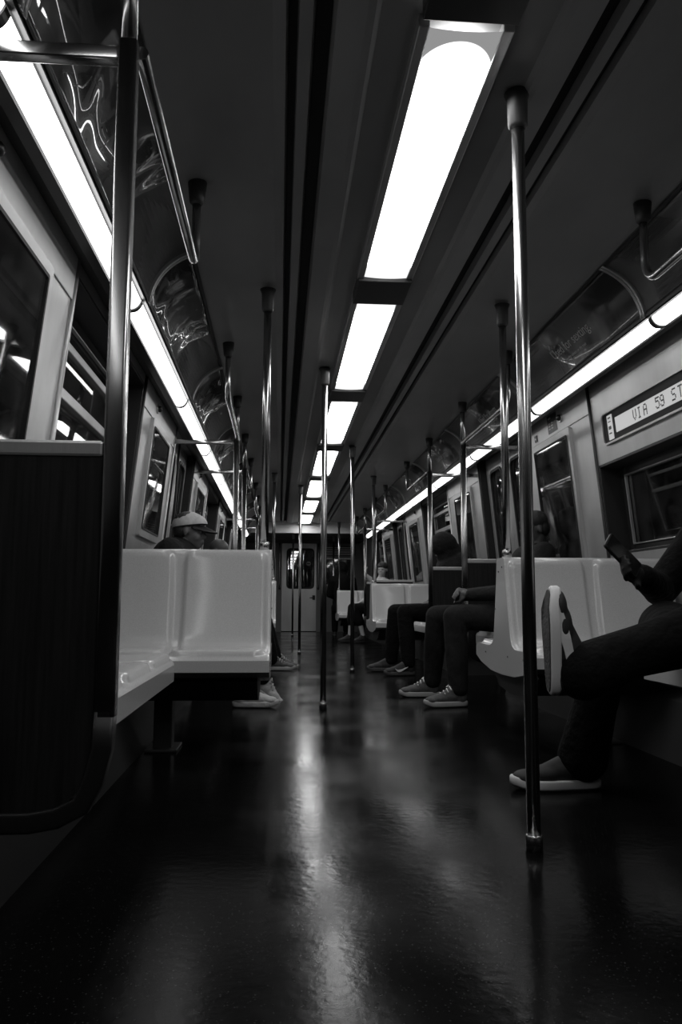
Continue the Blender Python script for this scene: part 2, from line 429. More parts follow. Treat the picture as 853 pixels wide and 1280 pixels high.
for xx in (DX - .43, DX + .43):
    nm = 'left' if xx < DX else 'right'
    t = thing('vertical_grab_rail', 'upright steel grab handle on the %s of the end door' % nm, 'handle', (xx, YE - .05, 1.0), 'grab handles beside the end door')
    b = MB(); b.tube([(xx, YE, .95), (xx, YE - .06, .98), (xx, YE - .07, 1.05), (xx, YE - .07, 1.85), (xx, YE - .06, 1.92), (xx, YE, 1.95)], .014, 10); part(b, 'bar', M['pole'], t)
    for zz in (.92, 1.92): b = MB(); b.box(xx - .025, xx + .025, YE - .008, YE, zz, zz + .06, .003); part(b, 'mount', M['dark_metal'], t)
# end wall windows beside the door
for xa, xb in ((.50, 1.18), (-1.12, -.56)):
    nwin += 1; b = MB()
    frame_ring(b, rrect(xb - xa, .62, .05, 6, (xa + xb) / 2, 1.32), rrect(xb - xa - .06, .56, .04, 6, (xa + xb) / 2, 1.32), lambda x, z: (x, YE - .02, z), lambda x, z: (x, YE, z))
    fr = struct(b.build('window_%d' % nwin, M['steel']))
    b = MB(); b.box(xa + .03, xb - .03, YE - .012, YE - .006, 1.04, 1.60); b.build('glass_pane', M['mapglass'], fr)
t = thing('wall_vent', 'slatted vent high on the end wall right of the end door', 'vent', (.84, YE - .01, 1.70))
b = MB(); b.box(.46, 1.22, YE - .02, YE, 1.68, 1.90, .004); part(b, 'plate', M['seat_under'], t)
b = MB()
for i in range(4): b.box(.50, 1.18, YE - .03, YE - .018, 1.705 + .048 * i, 1.725 + .048 * i, .002)
part(b, 'slat_set', M['steel'], t)
# dark tunnel walls and lamp outside
for s in (-1, 1):
    n += 1; b = MB(); x0, x1 = sorted((s * 3.0, s * 3.1)); b.box(x0, x1, Y0, 20, -1, 3.5); struct(b.build('trim_%d' % n, M['tunnel']))
t = thing('tunnel_lamp', 'slim tunnel lamp glowing outside the window behind the phone user', 'lamp', (2.9, 4.60, .96))
b = MB(); b.tube([(2.88, 4.35, .965), (2.88, 4.85, .965)], .012, 8); part(b, 'tube', M['tunnel_lamp'], t)
b = MB(); b.box(2.89, 3.0, 4.3, 4.9, .985, 1.03, .004); part(b, 'housing', M['dark_metal'], t)

# ------------------------------------------------------------ lamps
for k in range(-1, 7):
    y0 = 1.83 + 1.92 * k; y1 = y0 + CL; yc = (y0 + y1) / 2; xc = -.01
    if k == 0: yc += .025
    t = thing('ceiling_light', ('%s lit rectangular panel in the centre ceiling row' % (ordinal(k) + (' and largest' if k == 0 else ' from the camera'))) if k >= 0 else 'lit rectangular ceiling panel directly overhead, behind the largest one', 'ceiling light', (xc, yc, ZC), 'centre ceiling light panels')
    hw = .096
    b = MB()
    def fn(u, v):
        a = (u - .5) * 2
        return (a * hw, (v - .5) * (CL - (.05 if k == 0 else 0)), -.006 * (1 - a * a) if abs(a) < 1 else 0)
    b.grid(fn, 14, 8); d = b.build('diffuser', M['lamp_dim_end' if k == 0 else 'lamp'], t)
    for s in (-1, 1):
        b = MB(); x0, x1 = sorted((xc + s * hw, xc + s * (hw + .03))); b.box(x0, x1, y0 - .02 + (.06 if k == 0 else 0), y1 + .02, 2.114, 2.15, .004)
        part(b, 'side_trim', M['steel'], t)
    b = MB(); b.box(xc - hw - .028, xc + hw + .028, y1, y1 + 1.92 - CL, 2.098, 2.15, .004)
    part(b, 'joint_cover', M['dark_metal'], t)
PW = 1.68
bounds = [1.62 + PW * k for k in range(-1, 9)]
for s in (-1, 1):
    for k in range(9):
        y0, y1 = bounds[k] + .012, bounds[k + 1] - .012
        if y1 > YB: y1 = YB - .01
        yc = (y0 + y1) / 2
        t = thing('strip_light', '%s section of the glowing strip above the %s wall%s' % (ordinal(k), SIDE[s], ', counted from the camera' if k else ' to the camera'), 'strip light', (sx(s, 1.13), yc, 1.90), '%s strip light sections' % SIDE[s])
        b = MB()
        def fn(u, v):
            a = u; bl = .016 * 4 * a * (1 - a)
            x = 1.108 + (1.170 - 1.108) * a - bl * .5; z = 1.905 + (1.868 - 1.905) * a - bl * .85
            return (sx(s, x), y0 + (y1 - y0) * v, z)
        b.grid(fn, 10, 4); part(b, 'diffuser', M['strip'], t)
        b = MB(); cp = []
        for g in (.006, -.006):
            seq = [i / 8 for i in range(9)]
            for a in (seq if g > 0 else seq[::-1]):
                bl = .016 * 4 * a * (1 - a) + g; cp.append((sx(s, 1.108 + .062 * a - bl * .5), 1.905 - .037 * a - bl * .85))
        b.prism(cp, 1, y1, y1 + .03); part(b, 'end_clip', M['dark_metal'], t)

# ------------------------------------------------------------ advertising panels on the cove
def ad_mat(name, seed, wrinkle, lo, hi, coat=1.):
    m = mat(name, .1, .25, 0, .5, coat); nt = m.node_tree; bs = nt.nodes['Principled BSDF']; tc = nt.nodes['Texture Coordinate']
    bs.inputs['Coat Roughness'].default_value = .02; bs.inputs['Coat IOR'].default_value = 2.1 if wrinkle > .3 else 1.6
    mp = nt.nodes.new('ShaderNodeMapping'); mp.inputs['Location'].default_value = (seed * 3.1, seed * 1.7, seed)
    nt.links.new(tc.outputs['Object'], mp.inputs['Vector'])
    v = nt.nodes.new('ShaderNodeTexNoise'); v.inputs['Scale'].default_value = 2.2; v.inputs['Detail'].default_value = 3
    nt.links.new(mp.outputs[0], v.inputs['Vector'])
    r = nt.nodes.new('ShaderNodeValToRGB'); r.color_ramp.elements[0].position = .45; r.color_ramp.elements[1].position = .56
    r.color_ramp.elements[0].color = (lo, lo, lo, 1); r.color_ramp.elements[1].color = (hi, hi, hi, 1)
    nt.links.new(v.outputs['Fac'], r.inputs['Fac']); nt.links.new(r.outputs['Color'], bs.inputs['Base Color'])
    w = nt.nodes.new('ShaderNodeTexNoise'); w.inputs['Scale'].default_value = 2.3 if wrinkle > .3 else 2.5; w.inputs['Detail'].default_value = 1.; w.inputs['Distortion'].default_value = .8
    nt.links.new(mp.outputs[0], w.inputs['Vector'])
    bp = nt.nodes.new('ShaderNodeBump'); bp.inputs['Strength'].default_value = wrinkle; bp.inputs['Distance'].default_value = .05
    nt.links.new(w.outputs['Fac'], bp.inputs['Height'])
    nt.links.new(bp.outputs['Normal'], bs.inputs['Normal']); nt.links.new(bp.outputs['Normal'], bs.inputs['Coat Normal'])
    return m
def text_mesh(body, size):
    cu = bpy.data.curves.new('txt', 'FONT'); cu.body = body; cu.size = size; cu.align_x = 'CENTER'; cu.align_y = 'CENTER'; cu.resolution_u = 3
    o = bpy.data.objects.new('txt', cu); col.objects.link(o); bpy.context.view_layer.update()
    dg = bpy.context.evaluated_depsgraph_get(); me = bpy.data.meshes.new_from_object(o.evaluated_get(dg))
    bpy.data.objects.remove(o); bpy.data.curves.remove(cu); return me
def on_cove(s, y, arc, d):
    # y along the car, arc = metres above the lower edge of the cove
    v = arc / .305; x, z = cove(v, d); return (sx(s, x), y, z)
def cove_text(s, body, size, yc, arc, parent, name, m):
    me = text_mesh(body, size); bm = bmesh.new(); bm.from_mesh(me); bpy.data.meshes.remove(me)
    bmesh.ops.subdivide_edges(bm, edges=bm.edges[:], cuts=1)
    dr = -1 if s > 0 else 1
    for vv in bm.verts: vv.co = Vector(on_cove(s, yc + dr * vv.co.x, arc + vv.co.y, -.0075))
    g = bmesh.ops.extrude_face_region(bm, geom=bm.faces[:]); 
    for e in g['geom']:
        if isinstance(e, bmesh.types.BMVert): e.co.x -= s * .001
    b = MB(); b.merge(bm); return part(b, name, m, parent)
ads = {(1, 2): [('Used for sexting.', .078, 4.05, .150), ('reading comics on the train', .026, 4.05, .085)],
       (1, 3): [('Used for ghosts.', .070, 5.75, .150), ('reading comics on the train', .026, 5.75, .085)],
       (1, 4): [('Used for gaming.', .070, 7.45, .150)],
       }
adm = {}
for i in range(3): adm[(-1, i)] = ad_mat('glossy_poster_left_%d' % i, i + 1, 1.0, .05, .16)
for i in range(3): adm[(1, i)] = ad_mat('glossy_poster_right_%d' % i, i + 5, .12, .06, .22, .6)
looks = ['dark', 'patchy', 'grey']
for s in (-1, 1):
    for k in range(9):
        y0, y1 = bounds[k] + .02, bounds[k + 1] - .02
        if y1 > YB: y1 = YB - .01
        txt = ads.get((s, k))
        lab = '%s glossy poster on the curved cove above the %s wall, %s' % (looks[k % 3], SIDE[s], ordinal(k) + ('' if k == 0 else ' from the camera'))
        if (s, k) == (1, 2): lab = 'dark poster reading Used for sexting. above the right wall'
        if (s, k) == (1, 3): lab = 'dark poster with a grey line of small lettering above the right door'
        t = thing('advertising_poster', lab, 'poster', (sx(s, 1.0), (y0 + y1) / 2, 2.0), 'posters on the %s cove' % SIDE[s])
        b = MB()
        N = 14
        P = [cove(.03 + .94 * i / N, -.004) for i in range(N + 1)] + [cove(.03 + .94 * i / N, -.001) for i in range(N, -1, -1)]
        b.prism([(sx(s, x), z) for x, z in P], 1, y0, y1, smooth=True); part(b, 'sheet', adm[(s, k % 3)], t)
        for yy in (y0 - .018, y1):
            b = MB(); P2 = [cove(i / N, -.016) for i in range(N + 1)] + [cove(i / N, 0) for i in range(N, -1, -1)]
            b.prism([(sx(s, x), z) for x, z in P2], 1, yy, yy + .018, smooth=True)
            part(b, 'retaining_strip', M['steel'], t)
        for v0, v1 in ((0, .035), (.965, 1)):
            P2 = [cove(v0, -.010), cove(v1, -.010), cove(v1, 0), cove(v0, 0)]; b = MB(); b.prism([(sx(s, x), z) for x, z in P2], 1, y0, y1)
            part(b, 'edge_channel', M['dark_metal'], t)
        if txt:
            for body, size, yc, arc in txt: cove_text(s, body, size, yc, arc, t, 'lettering', M['greyink'])

# ------------------------------------------------------------ map cases, indicators, stickers on the pockets
pname = ['nearest the camera', 'before the first door', 'past the first door', 'before the second door', 'past the second door']
for s in (-1, 1):
    for k, (y0, y1) in enumerate(pockets):
        if k % 2 == 0: a, c = y0 + .33, y0 + 1.07
        else: a, c = y0 + .33, y0 + 1.06
        z0, z1 = (1.04, 1.75) if s < 0 else (.88, 1.745)
        t = thing('map_case', 'framed map case with scratched cover on the %s wall %s' % (SIDE[s], pname[k]), 'map case', (wx(s, 1.3), (a + c) / 2, z0), 'map cases on the walls')
        def ring(w, h, o0, o1, ww):
            b = MB(); frame_ring(b, rrect(w, h, .012, 4, (a + c) / 2, (z0 + z1) / 2), rrect(w - 2 * ww, h - 2 * ww, .008, 4, (a + c) / 2, (z0 + z1) / 2),
                       lambda y, z: (wx(s, z, o0), y, z), lambda y, z: (wx(s, z, o1), y, z)); return b
        part(ring(c - a, z1 - z0, -.022, 0, .045), 'frame', M['steel'], t)
        part(ring(c - a - .085, z1 - z0 - .085, -.026, -.01, .012), 'gasket', M['rubber'], t)
        def sheet(o0, o1, m, nm, inset=.05, zb=z0, zt=z1):
            b = MB(); b.hexa([(wx(s, zb, o0), a + inset, zb + inset), (wx(s, zb, o1), a + inset, zb + inset), (wx(s, zb, o1), c - inset, zb + inset), (wx(s, zb, o0), c - inset, zb + inset),
                              (wx(s, zt, o0), a + inset, zt - inset), (wx(s, zt, o1), a + inset, zt - inset), (wx(s, zt, o1), c - inset, zt - inset), (wx(s, zt, o0), c - inset, zt - inset)])
            return part(b, nm, m, t)
        sheet(-.006, -.003, M['mapprint'] if 'mapprint' in M else M.setdefault('mapprint', mat('printed_route_map', .1, .5, var=(6, .04, .16, (1, 1, 1)), bump=None)), 'map_sheet')
        sheet(-.016, -.013, M['mapglass'], 'cover')
        if k in (1, 2, 3, 4, 0):
            yk = y0 + (.47 if k % 2 else .5); zk = 1.835
            q = thing('indicator_lamp', 'small domed indicator above the %s map case %s' % (SIDE[s], pname[k]), 'indicator', (wx(s, zk), yk, zk), 'door indicators above the map cases')
            b = MB(); b.tube([(wx(s, zk, 0), yk, zk), (wx(s, zk, -.014), yk, zk)], .030, 16); part(b, 'bezel', M['steel'], q)
            b = MB(); b.tube([(wx(s, zk, -.012), yk, zk), (wx(s, zk, -.028), yk, zk), (wx(s, zk, -.036), yk, zk)], .02, 14, rs=[.021, .019, .008]); part(b, 'dome', M['black'], q)
t = thing('notice_sticker', 'small dark square notice beside the indicator on the right wall', 'sticker', (wx(1, 1.80), 5.10, 1.80))
def wallquad(s, ya, yb, za, zb, o0, o1):
    b = MB(); b.hexa([(wx(s, za, o0), ya, za), (wx(s, za, o1), ya, za), (wx(s, za, o1), yb, za), (wx(s, za, o0), yb, za),
                      (wx(s, zb, o0), ya, zb), (wx(s, zb, o1), ya, zb), (wx(s, zb, o1), yb, zb), (wx(s, zb, o0), yb, zb)]); return b
part(wallquad(1, 5.0, 5.17, 1.775, 1.895, -.0085, -.005), 'backing', M['ink'], t)
b = wallquad(1, 5.10, 5.15, 1.868, 1.880, -.0095, -.0084)
for i in range(3): b.merge(wallquad(1, 5.12, 5.15, 1.80 + .018 * i, 1.808 + .018 * i, -.0095, -.0084).bm); b.merge(wallquad(1, 5.07, 5.10, 1.80 + .018 * i, 1.808 + .018 * i, -.0095, -.0084).bm)
part(b, 'print', M['greyink'], t)
t = thing('wall_keyhole', 'tiny dark square lock cover on the right wall near the tall poles', 'lock cover', (wx(1, 1.8), 5.42, 1.80))
part(wallquad(1, 5.40, 5.45, 1.775, 1.82, -.012, -.005), 'plate', M['black'], t)
part(wallquad(1, 5.415, 5.435, 1.79, 1.80, -.015, -.011), 'slot', M['steel'], t)

# ------------------------------------------------------------ destination sign on the right wall
t = thing('destination_sign', 'lit display sign reading VIA 59 ST on the right wall above the window', 'sign', (wx(1, 1.6), 3.66, 1.53))
ys, ye, zs, zt_ = 3.04, 4.30, 1.525, 1.705
b = MB(); frame_ring(b, rrect(ye - ys, zt_ - zs, .03, 5, (ys + ye) / 2, (zs + zt_) / 2), rrect(ye - ys - .02, zt_ - zs - .02, .025, 5, (ys + ye) / 2, (zs + zt_) / 2),
                     lambda y, z: (wx(1, z, -.02), y, z), lambda y, z: (wx(1, z, .0), y, z)); part(b, 'frame', M['steel'], t)
b = MB(); b.prism(rrect(ye - ys - .018, zt_ - zs - .018, .024, 5, (ys + ye) / 2, (zs + zt_) / 2), 0, 0, 1)
for v in b.bm.verts: v.co.x = wx(1, v.co.z, -.012 if v.co.x < .5 else -.002)
part(b, 'bezel', M['lcd_bezel'], t)
part(wallquad(1, 3.20, 4.125, 1.570, 1.650, -.016, -.012), 'display', M['lcd'], t)
q = part(wallquad(1, 4.165, 4.225, 1.545, 1.680, -.016, -.012), 'route_display', M['lcd'], t)
b = MB()
for za, zb in ((1.575, 1.582), (1.60, 1.618), (1.64, 1.645), (1.66, 1.667)): b.merge(wallquad(1, 4.18, 4.212, za, zb, -.0175, -.0155).bm)
part(b, 'marks', M['ink'], t)
F57 = {'V': ['10001', '10001', '10001', '10001', '10001', '01010', '00100'], 'I': ['111', '010', '010', '010', '010', '010', '111'],
       'A': ['01110', '10001', '10001', '11111', '10001', '10001', '10001'], '5': ['11111', '10000', '11110', '00001', '00001', '10001', '01110'],
       '9': ['01110', '10001', '10001', '01111', '00001', '10001', '01110'], 'S': ['01111', '10000', '10000', '01110', '00001', '00001', '11110'],
       'T': ['11111', '00100', '00100', '00100', '00100', '00100', '00100']}
b = MB(); pd = .0078; pz = .0082
for ch, yc in (('V', 3.889), ('I', 3.836), ('A', 3.770), ('5', 3.640), ('9', 3.592), ('S', 3.480), ('T', 3.418)):
    rows = F57[ch]; w = len(rows[0])
    for i, rw in enumerate(rows):
        for j, c_ in enumerate(rw):
            if c_ == '1':
                y = yc - (j - (w - 1) / 2) * pd; z = 1.610 + (3 - i) * pz
                b.merge(wallquad(1, y - pd * .42, y + pd * .42, z - pz * .42, z + pz * .42, -.0175, -.0155).bm)
part(b, 'lettering', M['ink'], t)

# ------------------------------------------------------------ poles, windscreens, rails
def pole(x, y, zb, label, cat='pole', zt=2.135, r=.0185, group='grab poles'):
    t = thing('grab_pole', label, cat, (x, y, zb), group)
    b = MB(); b.tube([(x, y, zb), (x, y, zt)], r, 18); part(b, 'shaft', M['pole'], t)
    b = MB(); b.tube([(x, y, zb), (x, y, zb + .038), (x, y, zb + .042)], r + .004, 18, rs=[r + .005, r + .004, r + .001]); part(b, 'base_collar', M['pole'], t)
    b = MB(); b.tube([(x, y, zt - .11), (x, y, zt - .10), (x, y, zt - .02), (x, y, zt)], r + .01, 18, rs=[r + .003, r + .010, r + .012, r + .020]); part(b, 'ceiling_cap', M['seat_under'], t)
    return t
pole(.205, 2.15, 0, 'tall floor pole right of centre, nearest the camera beside the raised sneaker')
pole(-.20, 4.97, 0, 'tall floor pole in mid aisle beneath the centre light row, nearest of the left ones')
pole(.21, 7.50, 0, 'floor pole right of centre standing in the aisle beyond the nearest door')
pole(-.215, 10.15, 0, 'thin floor pole in the aisle in front of the end door')
pole(.21, 13.0, 0, 'farthest floor pole right of centre, almost hidden behind the mid aisle pole')
pole(-.215, 15.4, 0, 'farthest thin floor pole left of centre at the end door', zt=1.96)
LS, RS = [3.70, 9.18, 14.7], [3.80, 9.30, 14.80]
STOP = {-1: .885, 1: .865}
seatlab = {(-1, 0): 'the near left double seat', (-1, 1): 'the second left double seat', (-1, 2): 'the farthest left double seat', (1, 0): 'the near right double seat', (1, 1): 'the second right double seat', (1, 2): 'the farthest right double seat'}
for s, ys_ in ((-1, LS), (1, RS)):
    for k, y in enumerate(ys_):
        if (s, k) == (-1, 2): continue
        pole(sx(s, .585), y, STOP[s] - .004, 'ceiling pole rising from the aisle corner of ' + seatlab[(s, k)])
pole(.56 + .04, 15.9, 0, 'slim pole behind the black-coated rider at the far end', zt=1.96)

scr = [1.61, 5.76, 7.09, 11.25, 12.58]
scn = ['nearest the camera', 'before the first door', 'just past the first door', 'before the second door', 'past the second door']
for s in (-1, 1):
    for k, y in enumerate(scr):
        if s > 0 and k == 0: pass
        t = thing('windscreen_partition', 'dark laminate partition with steel post on the %s side, %s' % (SIDE[s], scn[k]), 'partition', (sx(s, .835), y, .2), 'door partitions')
        xp = .847 if k == 0 else .835
        # square post bending to the wall at its foot
        foot = [(sx(s, 1.36), y, .235), (sx(s, .98), y, .235), (sx(s, .93), y, .243), (sx(s, .885), y, .265), (sx(s, xp + .017), y, .31), (sx(s, xp + .003), y, .37), (sx(s, xp), y, .44)]
        b = MB(); b.tube(foot, .0195, 24, square=True); part(b, 'shaded_foot_rail', M['black'], t)  # post foot coloured black, the darkness down there put into its colour
        pts = [(sx(s, xp), y, .43), (sx(s, xp), y, 1.0), (sx(s, xp), y, 1.83)]
        b = MB(); b.tube(pts, .0195, 24, square=True); po = part(b, 'post', M['pole'], t)
        b = MB(); b.tube([(sx(s, xp), y, 1.82), (sx(s, xp), y, 2.15)], .0165, 16); part(b, 'upper_post', M['pole'], t)
        b = MB(); b.tube([(sx(s, xp), y, 2.06), (sx(s, xp), y, 2.07), (sx(s, xp), y, 2.15)], .03, 16, rs=[.02, .028, .034]); part(b, 'ceiling_cap', M['seat_under'], t)
        xi, xo = sorted((sx(s, xp + .02), wx(s, .9, -.002)))
        b = MB(); b.box(xi, xo, y - .016, y + .016, .935, .968, .006); part(b, 'top_rail', M['steel'], t)
        b = MB(); pp = [(sx(s, xp + .012), .40), (sx(s, .875), .31), (sx(s, .92), .262), (sx(s, .98), .25), (sx(s, 1.38), .25), (sx(s, 1.37), .94), (sx(s, xp + .012), .94)]
        b.prism(pp, 1, y - .012, y + .012); part(b, 'panel', M['laminate'], t)
        b = MB(); b.tube([(sx(s, xp), y, 1.80), (wx(s, 1.80, -.002), y, 1.80)], .016, 12, square=True); part(b, 'cross_bar', M['pole'], t)
        if k != 0 or s < 0 or True:
            b = MB(); xr = wx(s, 1.80, -.012); b.tube([(xr, y, 1.80), (wx(s, 1.8, -.001), y, 1.80)], .028, 14); part(b, 'wall_flange', M['steel'], t)
rails = {-1: [(0, 1), (1, -1), (2, 1), (3, -1), (4, 1)], 1: [(0, 1), (1, -1), (2, 1), (3, -1), (4, 1)]}
for s in (-1, 1):
    for k, d in rails[s]:
        y = scr[k]; x = sx(s, .825); L = 1.14 if k == 0 else 1.22
        t = thing('overhead_handrail', 'bent overhead handrail on the %s side running from the partition %s' % (SIDE[s], scn[k]), 'handrail', (x, y, 1.83), 'overhead handrails')
        pts = [(x, y + d * .02, 1.825), (x, y + d * (L - .09), 1.825)]
        for i in range(1, 7):
            a = i / 6 * PI / 2; pts.append((x, y + d * (L - .09 + .09 * math.sin(a)), 1.825 + .09 * (1 - math.cos(a))))
        pts.append((x, y + d * L, 2.14))
        b = MB(); b.tube(pts, .0155, 14); part(b, 'rail', M['pole'], t)
        b = MB(); yy = y + d * L; b.tube([(x, yy, 2.06), (x, yy, 2.07), (x, yy, 2.145)], .03, 16, rs=[.018, .027, .034]); part(b, 'ceiling_cap', M['seat_under'], t)

# ------------------------------------------------------------ seats
def sm(a, b_, x):
    t = max(0., min(1., (x - a) / (b_ - a))); return t * t * (3 - 2 * t)
def catmull(P, n):
    out = []
    Q = [P[0]] + list(P) + [P[-1]]
    for i in range(len(P) - 1):
        p0, p1, p2, p3 = Q[i:i + 4]
        for j in range(n):
            t = j / n
            out.append(tuple(.5 * ((2 * b1) + (-a1 + c1) * t + (2 * a1 - 5 * b1 + 4 * c1 - d1) * t * t + (-a1 + 3 * b1 - 3 * c1 + d1) * t ** 3) for a1, b1, c1, d1 in zip(p0, p1, p2, p3)))
    out.append(tuple(P[-1])); return out
def bucket(mb, prof, xa, xb, place, nu=60, depth=.019, rim=.020):
    """surface of seats side by side: profile polyline (d,z); xa..xb along the bench; two shells with a raised rim and divider"""
    L = [0.]
    for i in range(1, len(prof)): L.append(L[-1] + math.dist(prof[i], prof[i - 1]))
    T = L[-1]; nv = len(prof) - 1; W = abs(xb - xa); nseat = max(1, round(W / .44)); sw = W / nseat
    N = []
    for i in range(len(prof)):
        a = prof[max(0, i - 1)]; c = prof[min(nv, i + 1)]; dx, dz = c[0] - a[0], c[1] - a[1]; l = math.hypot(dx, dz) or 1
        N.append((-dz / l, dx / l))
    rows = []
    for j in range(nv + 1):
        row = []
        for i in range(nu + 1):
            w = W * i / nu; lw = w % sw if i < nu else sw
            ledge = min(lw, sw - lw); atend = (w < sw * .5) or (w > W - sw * .5)
            v = L[j]; du = ledge; rr = rim
            if not (w - lw < 1e-6 and lw < sw / 2) and not (w > W - sw / 2): rr = rim * (1.25 - .7 * v / T)      # divider tapers downwards
            elif w > sw / 2 and w < W - sw / 2: rr = rim * (1.25 - .7 * v / T)
            dv = min(v, T - v); R = .045
            qx, qy = du - rr, dv - rim
            if qx < R and qy < R: dd = R - math.hypot(R - qx, R - qy)
            else: dd = min(qx, qy)
            k = sm(0, .012, dd); off = depth * k
            x = xa + (xb - xa) * i / nu
            row.append(mb.bm.verts.new(place(x, prof[j][0] + N[j][0] * off, prof[j][1] + N[j][1] * off)))
        rows.append(row)
    for j in range(nv):
        for i in range(nu):
            f = mb.bm.faces.new((rows[j][i], rows[j][i + 1], rows[j + 1][i + 1], rows[j + 1][i])); f.smooth = True
def double_seat(s, yc, zt, label, k):
    xa, xb = sx(s, .55), sx(s, 1.372)
    t = thing('double_seat', label, 'seat', (sx(s, .95), yc, 0), 'back to back seats')
    half = [(.040, zt), (.062, zt - .010), (.078, zt - .10), (.10, .66), (.128, .54), (.150, .475), (.185, .447), (.25, .437), (.36, .438), (.445, .441), (.482, .436), (.500, .420)]
    pr = catmull(half, 5)
    for d, nm in ((-1, 'front_shell'), (1, 'rear_shell')):
        b = MB(); bucket(b, pr, xa, xb, lambda x, dd, z: (x, yc + d * dd, z), nu=96)
        # closing skin: crown, lip, cheeks, underside
        outline = pr + [(.500, .375), (.40, .345), (.20, .315), (0, .31), (0, zt)]
        for x in (xa, xb):
            vs = [b.bm.verts.new((x, yc + d * p[0], p[1])) for p in outline]; b.bm.faces.new(vs)
        low = [pr[-1], (.500, .375), (.40, .345), (.20, .315), (0, .31)]
        for i in range(len(low) - 1):
            vs = [b.bm.verts.new(p) for p in ((xa, yc + d * low[i][0], low[i][1]), (xb, yc + d * low[i][0], low[i][1]), (xb, yc + d * low[i + 1][0], low[i + 1][1]), (xa, yc + d * low[i + 1][0], low[i + 1][1]))]
            b.bm.faces.new(vs)
        vs = [b.bm.verts.new(p) for p in ((xa, yc, zt), (xb, yc, zt), (xb, yc + d * .040, zt), (xa, yc + d * .040, zt))]; b.bm.faces.new(vs)
        bmesh.ops.remove_doubles(b.bm, verts=b.bm.verts, dist=.0002)
        part(b, nm, M['seat'], t)
    b = MB(); b.prism([(yc - .40, .33), (yc + .40, .33), (yc + .22, .235), (yc + .05, .215), (yc - .05, .215), (yc - .22, .235)], 0, *sorted((sx(s, .60), sx(s, 1.372))))
    part(b, 'support_tray', M['seat_under'], t)
    b = MB(); b.box(*sorted((sx(s, .98), sx(s, 1.06))), yc - .05, yc + .05, 0, .24, .006); b.box(*sorted((sx(s, .95), sx(s, 1.09))), yc - .10, yc + .10, 0, .012, .003)
    part(b, 'pedestal', M['seat_under'], t)
    for q in ((-.03, .82), (.03, .80), (-.10, .40), (.30, .40), (-.34, .40), (.10, .62)):
        xx = sx(s, .55); b = MB(); b.tube([(xx - s * .003, yc + q[0], q[1]), (xx + s * .004, yc + q[0], q[1])], .004, 8); part(b, 'screw', M['dark_metal'], t)
    return t
dl = {(-1, 0): 'large pale moulded double seat on the left in front of the man in a cap', (-1, 1): 'pale double seat hidden behind the near left one',
      (1, 0): 'pale moulded double seat on the right behind the raised sneaker', (1, 1): 'bright white moulded double seat in front of the woman', (1, 2): 'small far double seat in front of the black-coated rider'}
for s, ys_ in ((-1, LS), (1, RS)):
    for k, y in enumerate(ys_):
        if (s, k) in dl: double_seat(s, y, STOP[s], dl[(s, k)], k)

def bench(s, y0, y1, label):
    t = thing('side_bench', label, 'bench', (sx(s, 1.2), (y0 + y1) / 2, 0), 'benches along the walls')
    W = lambda d: sx(s, d)
    half = [(1.345, .86), (1.335, .84), (1.322, .72), (1.300, .56), (1.275, .485), (1.235, .452), (1.15, .440), (1.03, .440), (.945, .444), (.912, .436), (.900, .418)]
    pr = catmull(half, 4); b = MB()
    # profile d measured from the aisle: reuse bucket with d -> x
    P = [(-(p[0]), p[1]) for p in pr]
    bucket(b, P, y0, y1, lambda x, dd, z: (sx(s, -dd), x, z), nu=90)
    outline = pr + [(.900, .358), (.98, .335), (1.20, .30), (1.37, .30), (1.365, .86)]
    for y in (y0, y1):
        vs = [b.bm.verts.new((W(p[0]), y, p[1])) for p in outline]; b.bm.faces.new(vs)
    low = [pr[-1], (.900, .358), (.98, .335), (1.20, .30), (1.37, .30), (1.365, .86), pr[0]]
    for i in range(len(low) - 1):
        b.bm.faces.new([b.bm.verts.new(p) for p in ((W(low[i][0]), y0, low[i][1]), (W(low[i][0]), y1, low[i][1]), (W(low[i + 1][0]), y1, low[i + 1][1]), (W(low[i + 1][0]), y0, low[i + 1][1]))])
    bmesh.ops.remove_doubles(b.bm, verts=b.bm.verts, dist=.0002)
    part(b, 'shell', M['seat'], t)
    for q in (.25, .75):
        yy = y0 + (y1 - y0) * q; b = MB()
        b.prism([(W(1.0), .34), (W(1.36), .34), (W(1.40), .12), (W(1.30), .22)], 1, yy - .02, yy + .02)
        part(b, 'bracket', M['seat_under'], t)
bn = [(1.70, 3.05, 'beside the partition nearest the camera'), (4.40, 5.72, 'before the first door'), (7.13, 8.45, 'past the first door'), (9.95, 11.20, 'before the second door'), (12.62, 14.0, 'past the second door')]
for s in (-1, 1):
    for y0, y1, l in bn: bench(s, y0, y1, 'pale moulded side bench along the %s wall %s' % (SIDE[s], l))

